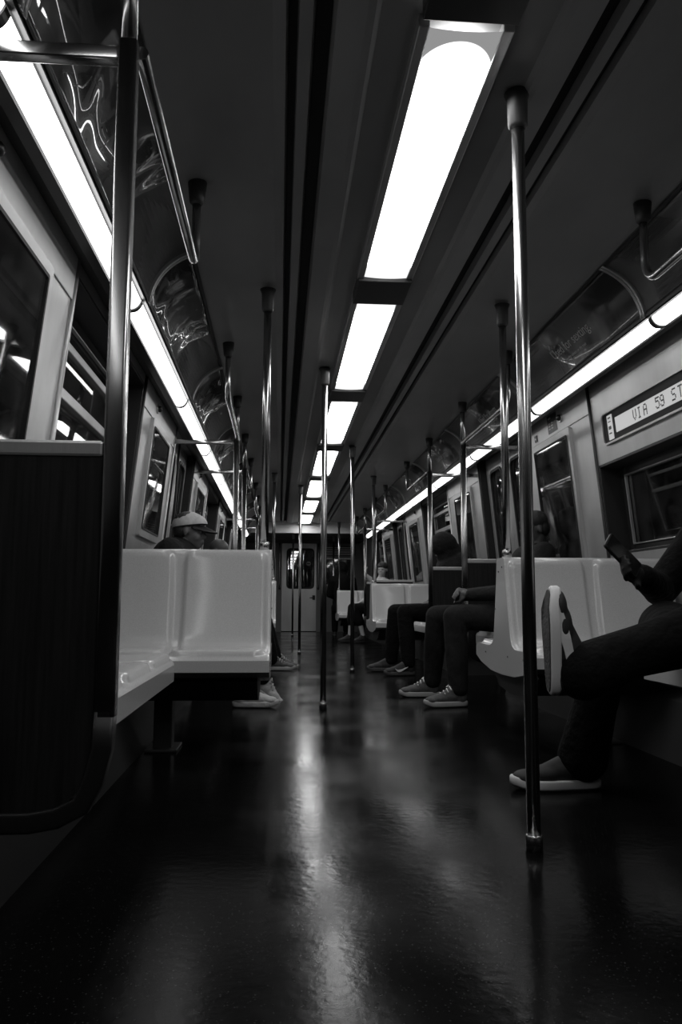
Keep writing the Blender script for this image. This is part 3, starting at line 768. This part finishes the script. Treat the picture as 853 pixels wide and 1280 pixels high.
# ------------------------------------------------------------ people
def blob(name, prims, vox, m, parent, smooth=4, label=None, root=None):
    """several tapered capsules and ellipsoids melted into one continuous skin"""
    bm = bmesh.new()
    def ball(c, r, R=None):
        g = bmesh.ops.create_icosphere(bm, subdivisions=3, radius=1.)
        mm = Matrix.Translation(Vector(c)) @ (R.to_4x4() if R else Matrix.Identity(4)) @ Matrix.Diagonal((*([r] * 3 if isinstance(r, (int, float)) else r), 1))
        bmesh.ops.transform(bm, matrix=mm, verts=g['verts'])
    for p in prims:
        if p[0] == 'c':
            _, a, ra, c, rc = p; a = Vector(a); c = Vector(c)
            ball(a, ra); ball(c, rc); d = c - a; L = d.length
            if L > 1e-4:
                q = d.to_track_quat('Z', 'Y').to_matrix().to_4x4()
                g = bmesh.ops.create_cone(bm, cap_ends=True, segments=20, radius1=ra, radius2=rc, depth=L)
                bmesh.ops.transform(bm, matrix=Matrix.Translation((a + c) / 2) @ q, verts=g['verts'])
        else: ball(p[1], p[2], p[3] if len(p) > 3 else None)
    off = Vector((0, 0, 0)); q = parent
    while q is not None: off += q.location; q = q.parent
    bmesh.ops.translate(bm, vec=-off, verts=bm.verts)
    me = bpy.data.meshes.new(name); bm.to_mesh(me); bm.free()
    o = bpy.data.objects.new(name, me); col.objects.link(o)
    md = o.modifiers.new('r', 'REMESH'); md.mode = 'VOXEL'; md.voxel_size = vox; md.use_smooth_shade = True
    ms = o.modifiers.new('s', 'SMOOTH'); ms.iterations = smooth; ms.factor = .5
    bpy.context.view_layer.update(); dg = bpy.context.evaluated_depsgraph_get()
    me2 = bpy.data.meshes.new_from_object(o.evaluated_get(dg)); bpy.data.objects.remove(o); bpy.data.meshes.remove(me)
    for p in me2.polygons: p.use_smooth = True
    me2.name = name; me2.materials.clear()
    r = new_obj(name, me2, m, parent)
    if label: r['label'] = label
    return r
def frame(fwd, up=(0, 0, 1)):
    f = Vector(fwd).normalized(); u = Vector(up); r = f.cross(u).normalized(); u = r.cross(f).normalized()
    return f, r, u, Matrix((f, r, u)).transposed()
def head_prims(c, fwd, up=(0, 0, 1), k=1.):
    f, r, u, R = frame(fwd, up); c = Vector(c); P = lambda a, b_, z: c + (f * a + r * b_ + u * z) * k
    E = lambda a, b_, z, s_: ('e', P(a, b_, z), tuple(q * k for q in s_), R)
    pr = [E(-.012, 0, .030, (.098, .076, .088)), E(.030, 0, -.030, (.062, .058, .080)), E(.050, 0, -.082, (.034, .032, .026)),
          E(.074, 0, .020, (.020, .052, .014)), E(.092, 0, -.022, (.020, .014, .020)), E(.084, 0, .002, (.012, .010, .030)),
          E(.084, 0, -.056, (.014, .026, .007)), E(.081, 0, -.068, (.014, .022, .008)), E(.05, .042, -.03, (.03, .02, .03)), E(.05, -.042, -.03, (.03, .02, .03))]
    for s_ in (-1, 1):
        pr += [E(-.010, s_ * .078, -.006, (.016, .008, .027)), ]
    return pr, f, r, u, R, P
def hand_prims(w, d, nrm, side, curl=.5, k=1.):
    """w wrist, d pointing to the fingers, nrm = back of the hand, side = +1/-1 thumb side"""
    d = Vector(d).normalized(); nn = Vector(nrm); nn = (nn - d * nn.dot(d)).normalized(); t = d.cross(nn).normalized() * side
    w = Vector(w); R = Matrix((d, t, nn)).transposed()
    pr = [('c', w, .026 * k, w + d * .03 * k, .026 * k), ('e', w + d * .052 * k, (.050 * k, .040 * k, .017 * k), R)]
    for i, (o, l) in enumerate(((.030, .070), (.010, .078), (-.010, .073), (-.029, .058))):
        p = w + d * .088 * k + t * o * k; dirv = d.copy(); rr = .0095 * k
        for j, q in enumerate((.44, .32, .24)):
            dirv = (dirv - nn * curl * (.55 if j == 0 else .9)).normalized(); e = p + dirv * l * q * k
            pr.append(('c', p, rr, e, rr * .9)); p = e; rr *= .9
    p = w + d * .03 * k + t * .030 * k; e = p + (d * .6 + t * .7 - nn * .3).normalized() * .038 * k; pr.append(('c', p, .013 * k, e, .011 * k))
    e2 = e + (d * .8 + t * .1 - nn * .45).normalized() * .032 * k; pr.append(('c', e, .011 * k, e2, .009 * k))
    return pr
def shoe(person_root, heel, d, up, length, upper, sole_m, label=None, bottom=None, laces=None, stripe=None, width=.095, vox=.006):
    """heel = point under the heel on the sole plane"""
    f, r, u, R = frame(d, up); h = Vector(heel); P = lambda a, b_, z: h + f * a * length + r * b_ + u * z
    E = lambda a, b_, z, s_: ('e', P(a, b_, z), s_, R)
    L = length
    pr = [E(.80, 0, .038, (L * .17, width * .46, .026)), E(.62, 0, .045, (L * .22, width * .46, .034)), E(.40, 0, .055, (L * .22, width * .40, .045)),
          E(.18, 0, .052, (L * .16, width * .38, .048)), ('c', P(.22, 0, .07), .038, P(.20, 0, .10), .036), ('c', P(.62, 0, .055), .026, P(.32, 0, .095), .032)]
    o = blob('shoe', pr, vox, upper, person_root, 3, label)
    out = []
    for i in range(28):
        a = 2 * PI * i / 28; x = .5 + .5 * math.cos(a); wv = math.sin(a); wd = width * (.40 + .13 * sm(.25, .75, x)) * (1.0 if x < .9 else .97)
        out.append((x, math.copysign(abs(wv) ** .75, wv) * wd))
    b = MB()
    def ring(z, g): return [b.bm.verts.new(P(.5 + (x - .5) * g + (.0), y * g, z + (.012 * sm(.8, 1., x)))) for x, y in out]
    Rg = [ring(0, .96), ring(.006, 1.), ring(.026, 1.0), ring(.032, .97)]
    for i in range(3):
        for k in range(28): fc = b.bm.faces.new((Rg[i][k], Rg[i][(k + 1) % 28], Rg[i + 1][(k + 1) % 28], Rg[i + 1][k])); fc.smooth = True
    b.bm.faces.new(Rg[0][::-1]); b.bm.faces.new(Rg[3]); part(b, 'sole', sole_m, o)
    if bottom:
        b = MB(); v0 = [b.bm.verts.new(P(.5 + (x - .5) * .93, y * .90, -.004 + .012 * sm(.8, 1., x))) for x, y in out]; v1 = [b.bm.verts.new(P(.5 + (x - .5) * .93, y * .90, .002 + .012 * sm(.8, 1., x))) for x, y in out]
        for k in range(28): b.bm.faces.new((v0[k], v0[(k + 1) % 28], v1[(k + 1) % 28], v1[k]))
        b.bm.faces.new(v0[::-1]); b.bm.faces.new(v1); part(b, 'tread', bottom, o)
    if laces:
        b = MB()
        for i in range(4):
            a = .40 + .07 * i; z = .118 - .013 * i
            b.tube([P(a, -.03, z - .018), P(a + .01, 0, z + .004), P(a, .03, z - .018)], .0042, 8)
        b.tube([P(.38, -.02, .12), P(.36, .03, .135), P(.44, .035, .115), P(.38, 0, .122)], .004, 8)
        part(b, 'laces', laces, o)
    if stripe: stripe(o, P)
    return o
def swoosh(o, P):
    # curved white tick on the outer side of the shoe
    pts = [(.66, .060, .0010), (.62, .047, .006), (.56, .040, .010), (.48, .044, .009), (.38, .057, .006), (.26, .074, .002)]
    for sd in (-1,):
        b = MB(); prev = None
        for a, z, w in pts:
            y = sd * .052; A = b.bm.verts.new(P(a, y, z - w)); B = b.bm.verts.new(P(a, y, z + w)); C_ = b.bm.verts.new(P(a, y - sd * .012, z - w)); D = b.bm.verts.new(P(a, y - sd * .012, z + w))
            if prev: 
                b.bm.faces.new((prev[0], A, B, prev[1])); b.bm.faces.new((prev[2], prev[3], D, C_)); b.bm.faces.new((prev[1], B, D, prev[3])); b.bm.faces.new((prev[0], prev[2], C_, A))
            prev = (A, B, C_, D)
    part(b, 'side_tick', M['white'], o)

def sitter(label, hx, y, F, J, mats, vox=.010, hand_curl=.7, hood=False, hairk=None, shoes=True, shoe_kw=None, capfn=None, gap=.17):
    """J: joints in local (f forward, s along +y, z)."""
    W = lambda p: Vector((hx + F * p[0], y + p[1], p[2]))
    t = thing('person', label, 'person', (hx, y, 0), 'riders')
    g = {k: W(v) for k, v in J.items() if isinstance(v, tuple) and len(v) == 3 and k not in ('look', 'hdn1', 'hdn2', 'fd1', 'fd2', 'hd1', 'hd2', 'up1', 'up2', 'lookup')}
    D = lambda v: Vector((F * v[0], v[1], v[2]))
    skin, top, bot = mats['skin'], mats['top'], mats['bottom']
    hp, hf, hr, hu, HR, HP = head_prims(g['head'], D(J['look']), D(J.get('lookup', (0, 0, 1))))
    body = list(hp)
    body += [('c', g['neck'], .058, g['head'] - hu * .05 - hf * .01, .052), ('c', g['chest'], .12, g['neck'], .06), ('c', g['belly'], .12, g['chest'], .12), ('c', g['hip'], .12, g['belly'], .12)]
    for i in '12':
        body += [('c', g['chest'] + (g['sh' + i] - g['chest']) * .5, .07, g['sh' + i], .055), ('c', g['sh' + i], .052, g['el' + i], .040), ('c', g['el' + i], .038, g['wr' + i], .026),
                 ('c', g['hip'], .09, g['hp' + i], .08), ('c', g['hp' + i], .080, g['kn' + i], .055), ('c', g['kn' + i], .052, g['an' + i], .034)]
        body += hand_prims(g['wr' + i], D(J['hd' + i]), D(J['hdn' + i]), -1 if i == '1' else 1, hand_curl)
        body += [('c', g['an' + i], .034, g['an' + i] + D(J['fd' + i]).normalized() * .06 - Vector(D(J.get('up' + i, (0, 0, 1)))) * .04, .03)]
    blob('body', body, min(vox, .007), skin, t, 3)
    tp = [('c', g['belly'], .150, g['chest'], .165), ('c', g['hip'] + Vector((0, 0, .03)), .150, g['belly'], .150), ('c', g['chest'], .14, g['neck'] - Vector((0, 0, .03)), .075)]
    for i in '12':
        tp += [('c', g['chest'], .13, g['sh' + i], .078), ('c', g['sh' + i], .076, g['el' + i], .062), ('c', g['el' + i], .060, g['el' + i].lerp(g['wr' + i], mats.get('sleeve', .96)), .042)]
        q = g['sh' + i].lerp(g['el' + i], .5); tp.append(('e', q + Vector((0, .0, -.01)), (.07, .066, .05)))
    if hood: tp += [('e', g['head'] - hf * .025 + hu * .015, (.125, .108, .125), HR), ('c', g['neck'], .10, g['head'] - hf * .05, .10)]
    for q in mats.get('topx', ()): tp.append(('c', W(q[1]), q[2], W(q[3]), q[4]))
    blob(mats.get('topname', 'jacket'), tp, vox, top, t, 4)
    bt = [('c', g['hip'] + Vector((0, -.07, 0)), .125, g['hip'] + Vector((0, .07, 0)), .125)]
    for i in '12':
        e = g['kn' + i].lerp(g['an' + i], mats.get('leg', .97))
        bt += [('c', g['hip'], .12, g['hp' + i], .105), ('c', g['hp' + i], .102, g['kn' + i], .076), ('c', g['kn' + i], .074, g['kn' + i].lerp(g['an' + i], .45), .074), ('c', g['kn' + i].lerp(g['an' + i], .45), .074, e, mats.get('cuff', .060)), ]
    blob('trousers', bt, vox, bot, t, 4)
    if hairk == 'short':
        b_ = [('e', HP(-.018, 0, .052), (.100, .083, .078), HR), ('e', HP(-.050, 0, .0), (.060, .076, .070), HR)]
        blob('hair', b_, .006, M['hair'], t, 2)
    elif hairk == 'long':
        b_ = [('e', HP(-.014, 0, .056), (.103, .088, .078), HR), ('e', HP(-.055, 0, -.03), (.062, .080, .10), HR), ('c', HP(-.06, .05, -.05), .04, HP(-.05, .06, -.14), .03), ('c', HP(-.06, -.05, -.05), .04, HP(-.05, -.06, -.14), .03)]
        blob('hair', b_, .007, M['hair'], t, 2)
    for s_ in (-1, 1):
        if J.get('eyes'):
            b = MB(); g_ = bmesh.ops.create_icosphere(b.bm, subdivisions=2, radius=.010); bmesh.ops.translate(b.bm, vec=HP(.077, s_ * .031, .004), verts=b.bm.verts)
            for fc in b.bm.faces: fc.smooth = True
            e = part(b, 'eye', M['eye_white'], t)
            b = MB(); bmesh.ops.create_icosphere(b.bm, subdivisions=2, radius=.0065); bmesh.ops.translate(b.bm, vec=HP(.0825, s_ * .031, .004), verts=b.bm.verts)
            part(b, 'iris', M['ink'], e)
    if capfn: capfn(t, HP, HR, hf, hr, hu)
    if shoes:
        for i in '12':
            kw = dict(shoe_kw or {}); kw.update((shoe_kw or {}).get('f' + i, {})); kw.pop('f1', None); kw.pop('f2', None)
            up = D(J.get('up' + i, (0, 0, 1))).normalized(); fd = D(J['fd' + i]).normalized()
            L_ = kw.pop('length', .29)
            heel = g['an' + i] - fd * L_ * .20 - up * kw.pop('drop', .095)
            shoe(t, heel, fd, up, L_, **kw)
    return t, g

# -- rider with clasped hands, right bench before the first door
J = dict(hip=(.08, 0, .565), belly=(.01, 0, .70), chest=(-.01, 0, .89), neck=(-.02, 0, 1.03), head=(-.02, .0, 1.14), look=(1, -.1, -.35),
         sh1=(-.02, -.19, .97), el1=(.12, -.24, .72), wr1=(.45, -.075, .70), sh2=(-.02, .19, .97), el2=(.14, .25, .72), wr2=(.46, .065, .70),
         hp1=(.14, -.10, .55), kn1=(.57, -.17, .555), an1=(.56, -.22, .10), hp2=(.14, .10, .55), kn2=(.61, .22, .555), an2=(.63, .30, .10),
         fd1=(1, -.12, 0), fd2=(1, .1, 0), hd1=(.62, .62, .18), hdn1=(.55, -.6, .5), hd2=(.62, -.62, .14), hdn2=(.55, .6, .5), eyes=1)
sitter('person in dark jeans and dark jacket, hands clasped above the knees, on the right bench', 1.22, 5.27, -1, J,
       dict(skin=M['skin_dark'], top=M['jacket'], bottom=M['denim']), .009, 1.0, hairk='short',
       shoe_kw=dict(upper=M['shoe_grey'], sole_m=M['sole_white'], laces=M['white'], label='grey running shoe with pale sole'))
# -- hooded rider leaning on the partition
J = dict(hip=(.06, .02, .565), belly=(.05, -.02, .72), chest=(.10, -.04, .95), neck=(.16, -.05, 1.09), head=(.20, -.06, 1.16), look=(1, -.1, -.9), lookup=(.9, 0, 1),
         sh1=(.03, -.14, 1.03), el1=(.10, -.16, .76), wr1=(.28, -.02, .66), sh2=(.10, .17, 1.01), el2=(.14, .20, .74), wr2=(.28, .08, .66),
         hp1=(.12, -.09, .55), kn1=(.57, -.14, .56), an1=(.55, -.20, .10), hp2=(.12, .11, .55), kn2=(.61, .20, .56), an2=(.65, .22, .10),
         fd1=(1, -.1, 0), fd2=(1, .1, 0), hd1=(1, .1, -.3), hdn1=(.1, 0, 1), hd2=(1, -.1, -.3), hdn2=(.1, 0, 1))
sitter('hooded person in dark clothes slumped beside the partition past the first door', 1.24, 7.40, -1, J,
       dict(skin=M['skin_dark'], top=M['jacket'], bottom=M['blackcloth'], topx=[('c', (.15, -.02, 1.13), .125, (.05, .0, 1.0), .13), ('c', (.05, .0, 1.0), .13, (.04, .0, .85), .13)]), .010, .6, hood=True,
       shoe_kw=dict(upper=M['shoe_dark'], sole_m=M['sole_dark'], f1=dict(stripe=swoosh, label='dark sneaker with white side tick')))
# -- man in a cap, left bench
def cap(t, HP, HR, hf, hr, hu):
    o = blob('cap', [('e', HP(-.012, 0, .036), (.110, .090, .094), HR), ('e', HP(.03, 0, .050), (.076, .078, .066), HR)], .006, M['capcloth'], t, 2, 'pale cap crown')
    bm = bmesh.new(); bm.from_mesh(o.data); nn = (hu - hf * .22).normalized(); off = o.parent.location
    bmesh.ops.bisect_plane(bm, geom=bm.verts[:] + bm.edges[:] + bm.faces[:], plane_co=HP(0, 0, .038) - off, plane_no=nn, clear_inner=True)
    bm.to_mesh(o.data); bm.free()
    b = MB()
    def fn(u, v):
        a = (u - .5) * PI * .9; r0 = .085 + .085 * v
        return HP(.010 + (.062 + .105 * v) * math.cos(a), .080 * math.sin(a) * (1 - .10 * v), .052 - .040 * v * math.cos(a) - .024 * math.sin(a) ** 2)
    vs = b.grid(fn, 16, 8)
    g_ = bmesh.ops.extrude_face_region(b.bm, geom=b.bm.faces[:])
    for e in g_['geom']:
        if isinstance(e, bmesh.types.BMVert): e.co -= hu * .008
    part(b, 'brim', M['black'], o, 'dark brim')
    b = MB(); b.tube([HP(-.115, y_, .03) for y_ in (-.03, 0, .03)], .006, 8); part(b, 'strap', M['capcloth'], o)
J = dict(hip=(.03, 0, .565), belly=(.0, 0, .70), chest=(.02, 0, .90), neck=(.04, -.0, 1.00), head=(.105, .0, 1.092), look=(1, -.12, -.10),
         sh1=(.01, -.20, .965), el1=(.16, -.24, .73), wr1=(.38, -.10, .62), sh2=(.01, .20, .965), el2=(.16, .24, .73), wr2=(.38, .10, .62),
         hp1=(.10, -.10, .52), kn1=(.46, -.13, .55), an1=(.45, -.04, .10), hp2=(.10, .10, .52), kn2=(.46, .15, .55), an2=(.57, .30, .145),
         fd1=(1, -.05, 0), fd2=(.75, .1, -.55), up2=(.55, 0, .75), hd1=(1, .2, -.2), hdn1=(.1, 0, 1), hd2=(1, -.2, -.2), hdn2=(.1, 0, 1), eyes=1)
t, g = sitter('man in a pale baseball cap and dark jacket sitting in profile on the left bench', -1.15, 5.13, 1, J,
       dict(skin=M['skin'], top=M['jacket'], bottom=M['blackcloth']), .009, .6, hairk='short', capfn=cap,
       shoe_kw=dict(upper=M['shoe_pale'], sole_m=M['shoe_pale'], laces=M['shoe_pale'], label='pale worn shoe'))
b_ = [('c', g['neck'] + Vector((-.03, -.10, -.045)), .035, g['neck'] + Vector((.02, -.12, -.075)), .03), ('c', g['neck'] + Vector((-.03, -.10, -.045)), .035, g['neck'] + Vector((-.07, -.03, -.01)), .03)]
blob('collar', b_, .006, M['whitecloth'], t, 2, 'white shirt collar')
# -- bald rider further along
J = dict(hip=(.05, 0, .565), belly=(.05, 0, .70), chest=(.07, 0, .90), neck=(.10, 0, 1.04), head=(.14, 0, 1.135), look=(1, -.3, -.4),
         sh1=(.05, -.19, .97), el1=(.20, -.22, .74), wr1=(.42, -.10, .66), sh2=(.05, .19, .97), el2=(.20, .22, .74), wr2=(.42, .10, .66),
         hp1=(.10, -.10, .52), kn1=(.56, -.14, .53), an1=(.66, -.02, .10), hp2=(.10, .10, .52), kn2=(.57, .12, .53), an2=(.69, .18, .11),
         fd1=(1, -.05, 0), fd2=(1, .1, -.1), hd1=(1, .2, -.3), hdn1=(.1, 0, 1), hd2=(1, -.2, -.3), hdn2=(.1, 0, 1), eyes=1)
sitter('bald person in black trousers half hidden behind the near left double seat', -1.20, 7.80, 1, J,
       dict(skin=M['skin_dark'], top=M['blackcloth'], bottom=M['blackcloth'], cuff=.07), .011, .6,
       shoe_kw=dict(upper=M['shoe_grey'], sole_m=M['sole_white'], laces=M['whitecloth'], label='grey low shoe'))
# -- woman holding the post
J = dict(hip=(.02, 0, .565), belly=(.03, 0, .70), chest=(.06, 0, .90), neck=(.08, -.02, 1.045), head=(.06, -.03, 1.175), look=(.55, -1, -.05),
         sh1=(.06, -.17, .97), el1=(.20, -.30, .93), wr1=(.36, -.34, 1.06), sh2=(.06, .17, .96), el2=(.16, .20, .74), wr2=(.38, .06, .66),
         hp1=(.10, -.09, .52), kn1=(.50, -.07, .56), an1=(.38, -.10, .10), hp2=(.10, .10, .52), kn2=(.54, .12, .56), an2=(.58, .10, .10),
         fd1=(1, -.3, 0), fd2=(1, -.2, 0), hd1=(.2, -.2, 1), hdn1=(1, 0, -.1), hd2=(1, -.2, -.3), hdn2=(.1, 0, 1), eyes=1)
sitter('woman in a white top and cropped dark trousers holding the partition post', 1.26, 12.98, -1, J,
       dict(skin=M['skin_pale'], top=M['whitecloth'], topname='blouse', bottom=M['blackcloth'], leg=.52, cuff=.065), .012, .8, hairk='long',
       shoe_kw=dict(upper=M['shoe_dark'], sole_m=M['shoe_dark'], length=.25, label='dark flat shoe'))
# -- black coated rider on the far double seat, back to the camera (faces along the car)
t = thing('person', 'person in a black hooded coat seen from behind at the far end', 'person', (.74, 15.02, 0), 'riders')
c = Vector((.72, 15.15, 0)); V = lambda x, y, z: c + Vector((x, y, z))
hp, hf, hr, hu, HR, HP = head_prims(V(0, .08, 1.27), (0, 1, -.3))
bd = hp + [('c', V(0, 0, .55), .12, V(0, 0, .98), .13), ('c', V(0, 0, .98), .12, V(0, .05, 1.15), .06), ('c', V(0, .05, 1.14), .055, V(0, .07, 1.22), .05)]
ct = [('c', V(0, 0, .60), .155, V(0, 0, 1.02), .165), ('c', V(0, 0, 1.05), .13, V(0, .04, 1.18), .09), ('e', V(0, .06, 1.29), (.115, .12, .13)), ]
tr = [('c', V(-.07, 0, .55), .12, V(.07, 0, .55), .12)]
for s_ in (-1, 1):
    bd += [('c', V(s_ * .1, 0, 1.04), .06, V(s_ * .19, 0, 1.04), .055), ('c', V(s_ * .19, 0, 1.04), .05, V(s_ * .24, .10, .80), .04), ('c', V(s_ * .24, .10, .80), .038, V(s_ * .10, .34, .72), .026),
           ('c', V(s_ * .09, 0, .54), .08, V(s_ * .11, .42, .55), .055), ('c', V(s_ * .11, .42, .55), .05, V(s_ * .11, .46, .10), .034), ('c', V(s_ * .11, .46, .08), .034, V(s_ * .11, .54, .05), .03)]
    bd += hand_prims(V(s_ * .10, .34, .72), (0, 1, -.2), (0, 0, 1), s_, .6)
    ct += [('c', V(0, 0, 1.0), .14, V(s_ * .18, 0, 1.06), .085), ('c', V(s_ * .18, 0, 1.06), .083, V(s_ * .235, .08, .80), .072), ('c', V(s_ * .235, .08, .80), .068, V(s_ * .11, .32, .73), .045)]
    tr += [('c', V(s_ * .09, 0, .54), .105, V(s_ * .11, .42, .55), .076), ('c', V(s_ * .11, .42, .55), .075, V(s_ * .11, .46, .12), .06)]
blob('body', bd, .009, M['skin'], t, 3); blob('coat', ct, .012, M['blackcloth'], t, 4); blob('trousers', tr, .012, M['blackcloth'], t, 4)
for s_ in (-1, 1): shoe(t, V(s_ * .11, .40, .003), (0, 1, 0), (0, 0, 1), .28, M['shoe_dark'], M['sole_dark'], vox=.009)

# -- near right rider with a phone, one leg crossed
J = dict(hip=(.04, 0, .565), belly=(.0, 0, .68), chest=(.02, -.02, .85), neck=(.03, -.01, 1.00), head=(.06, -.01, 1.13), look=(1, -.05, -.45),
         sh1=(.06, -.20, .93), el1=(.14, -.27, .70), wr1=(.33, -.24, .63), sh2=(.06, .19, .93), el2=(.24, .22, .70), wr2=(.425, -.03, .742),
         hp1=(.10, -.10, .55), kn1=(.36, -.24, .575), an1=(.715, -.21, .437), hp2=(.10, .10, .55), kn2=(.52, .06, .455), an2=(.56, .20, .10),
         fd1=(.02, 0, 1), up1=(-1, -.10, .02), fd2=(1, .03, 0), hd1=(1, .2, -.25), hdn1=(.2, -.3, 1), hd2=(.85, -.45, .15), hdn2=(.43, .83, -.38), eyes=1)
def vans(o, P):
    for sd in (-1,):
        b = MB(); pts = [(.16, .055, .012), (.28, .060, .012), (.40, .055, .014), (.52, .046, .016), (.64, .038, .016), (.76, .030, .012)]; prev = None
        for a, z, w in pts:
            y = sd * (.046 if a < .5 else .049); A = b.bm.verts.new(P(a, y, z - w)); B = b.bm.verts.new(P(a, y * .94, z + w)); C_ = b.bm.verts.new(P(a, y - sd * .012, z - w)); D = b.bm.verts.new(P(a, y - sd * .014, z + w))
            if prev:
                b.bm.faces.new((prev[0], A, B, prev[1])); b.bm.faces.new((prev[2], prev[3], D, C_)); b.bm.faces.new((prev[1], B, D, prev[3])); b.bm.faces.new((prev[0], prev[2], C_, A))
            prev = (A, B, C_, D)
    part(b, 'side_panel', M['near_sole'], o)
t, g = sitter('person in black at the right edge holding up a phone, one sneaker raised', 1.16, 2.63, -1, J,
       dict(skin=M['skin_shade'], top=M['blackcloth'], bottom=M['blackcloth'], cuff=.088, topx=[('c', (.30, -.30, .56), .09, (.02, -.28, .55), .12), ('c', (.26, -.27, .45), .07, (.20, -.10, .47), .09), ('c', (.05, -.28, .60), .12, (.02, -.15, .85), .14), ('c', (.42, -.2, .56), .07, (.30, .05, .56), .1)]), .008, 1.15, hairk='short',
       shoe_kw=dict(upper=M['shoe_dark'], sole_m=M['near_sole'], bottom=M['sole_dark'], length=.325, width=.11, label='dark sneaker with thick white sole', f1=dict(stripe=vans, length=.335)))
# phone in the hand
pc = Vector((.655, 2.55, .808)); pu = Vector((-.62, -.05, .62)).normalized()
tp = thing('smartphone', 'dark smartphone held up by the rider at the right edge', 'phone', tuple(pc))
def slab(hw, hh, th, z0, nm, m, r=.008):
    b = MB(); n_ = Vector((-.43, .83, -.38)); n_ = (n_ - pu * n_.dot(pu)).normalized(); w = pu.cross(n_).normalized()
    lp = rrect(2 * hw, 2 * hh, r, 4)
    A = [b.bm.verts.new(pc + w * x + pu * z + n_ * z0) for x, z in lp]; B = [b.bm.verts.new(pc + w * x + pu * z + n_ * (z0 + th)) for x, z in lp]
    for i in range(len(lp)): b.bm.faces.new((A[i], A[(i + 1) % len(lp)], B[(i + 1) % len(lp)], B[i]))
    b.bm.faces.new(A[::-1]); b.bm.faces.new(B); return part(b, nm, m, tp)
slab(.037, .075, .009, 0, 'body', M['black']); slab(.034, .070, .001, -.001, 'screen', M['screen'], .005)

# ------------------------------------------------------------ camera, world, view
W_ = bpy.data.worlds.new('world'); sc.world = W_; W_.use_nodes = True
W_.node_tree.nodes['Background'].inputs[0].default_value = (0, 0, 0, 1); W_.node_tree.nodes['Background'].inputs[1].default_value = 0
f_ = 999.
Yc = Vector((349 - 426.5, -(752.5 - 640), f_)).normalized()
Uc = Vector((28.5, 8850., 0)); Uc.z = -(Uc.x * Yc.x + Uc.y * Yc.y) / Yc.z; Uc.normalize()
Xc = Uc.cross(Yc)
if Xc.x < 0: Xc = -Xc
R = Matrix((Xc, Yc, Uc))                      # rows: world axes seen from the camera (right, up, forward)
right, up, fwd = R.col[0], R.col[1], R.col[2]
cm = bpy.data.cameras.new('camera'); co = bpy.data.objects.new('camera', cm); col.objects.link(co)
mw = Matrix((right, up, -fwd)).transposed().to_4x4(); mw.translation = Vector((-.475, 0, .65)); co.matrix_world = mw
cm.sensor_fit = 'VERTICAL'; cm.sensor_height = 36; cm.lens = f_ / 1280 * 36; cm.clip_start = .02
sc.camera = co
sc.view_settings.view_transform = 'Standard'; sc.view_settings.look = 'None'; sc.view_settings.gamma = 1
sc.view_settings.use_curve_mapping = False; sc.view_settings.exposure = .4
sc.cycles.max_bounces = 6; sc.cycles.caustics_reflective = False; sc.cycles.caustics_refractive = False
sc.cycles.use_denoising = True
for o in bpy.data.objects:
    if '_w' in o: del o['_w']
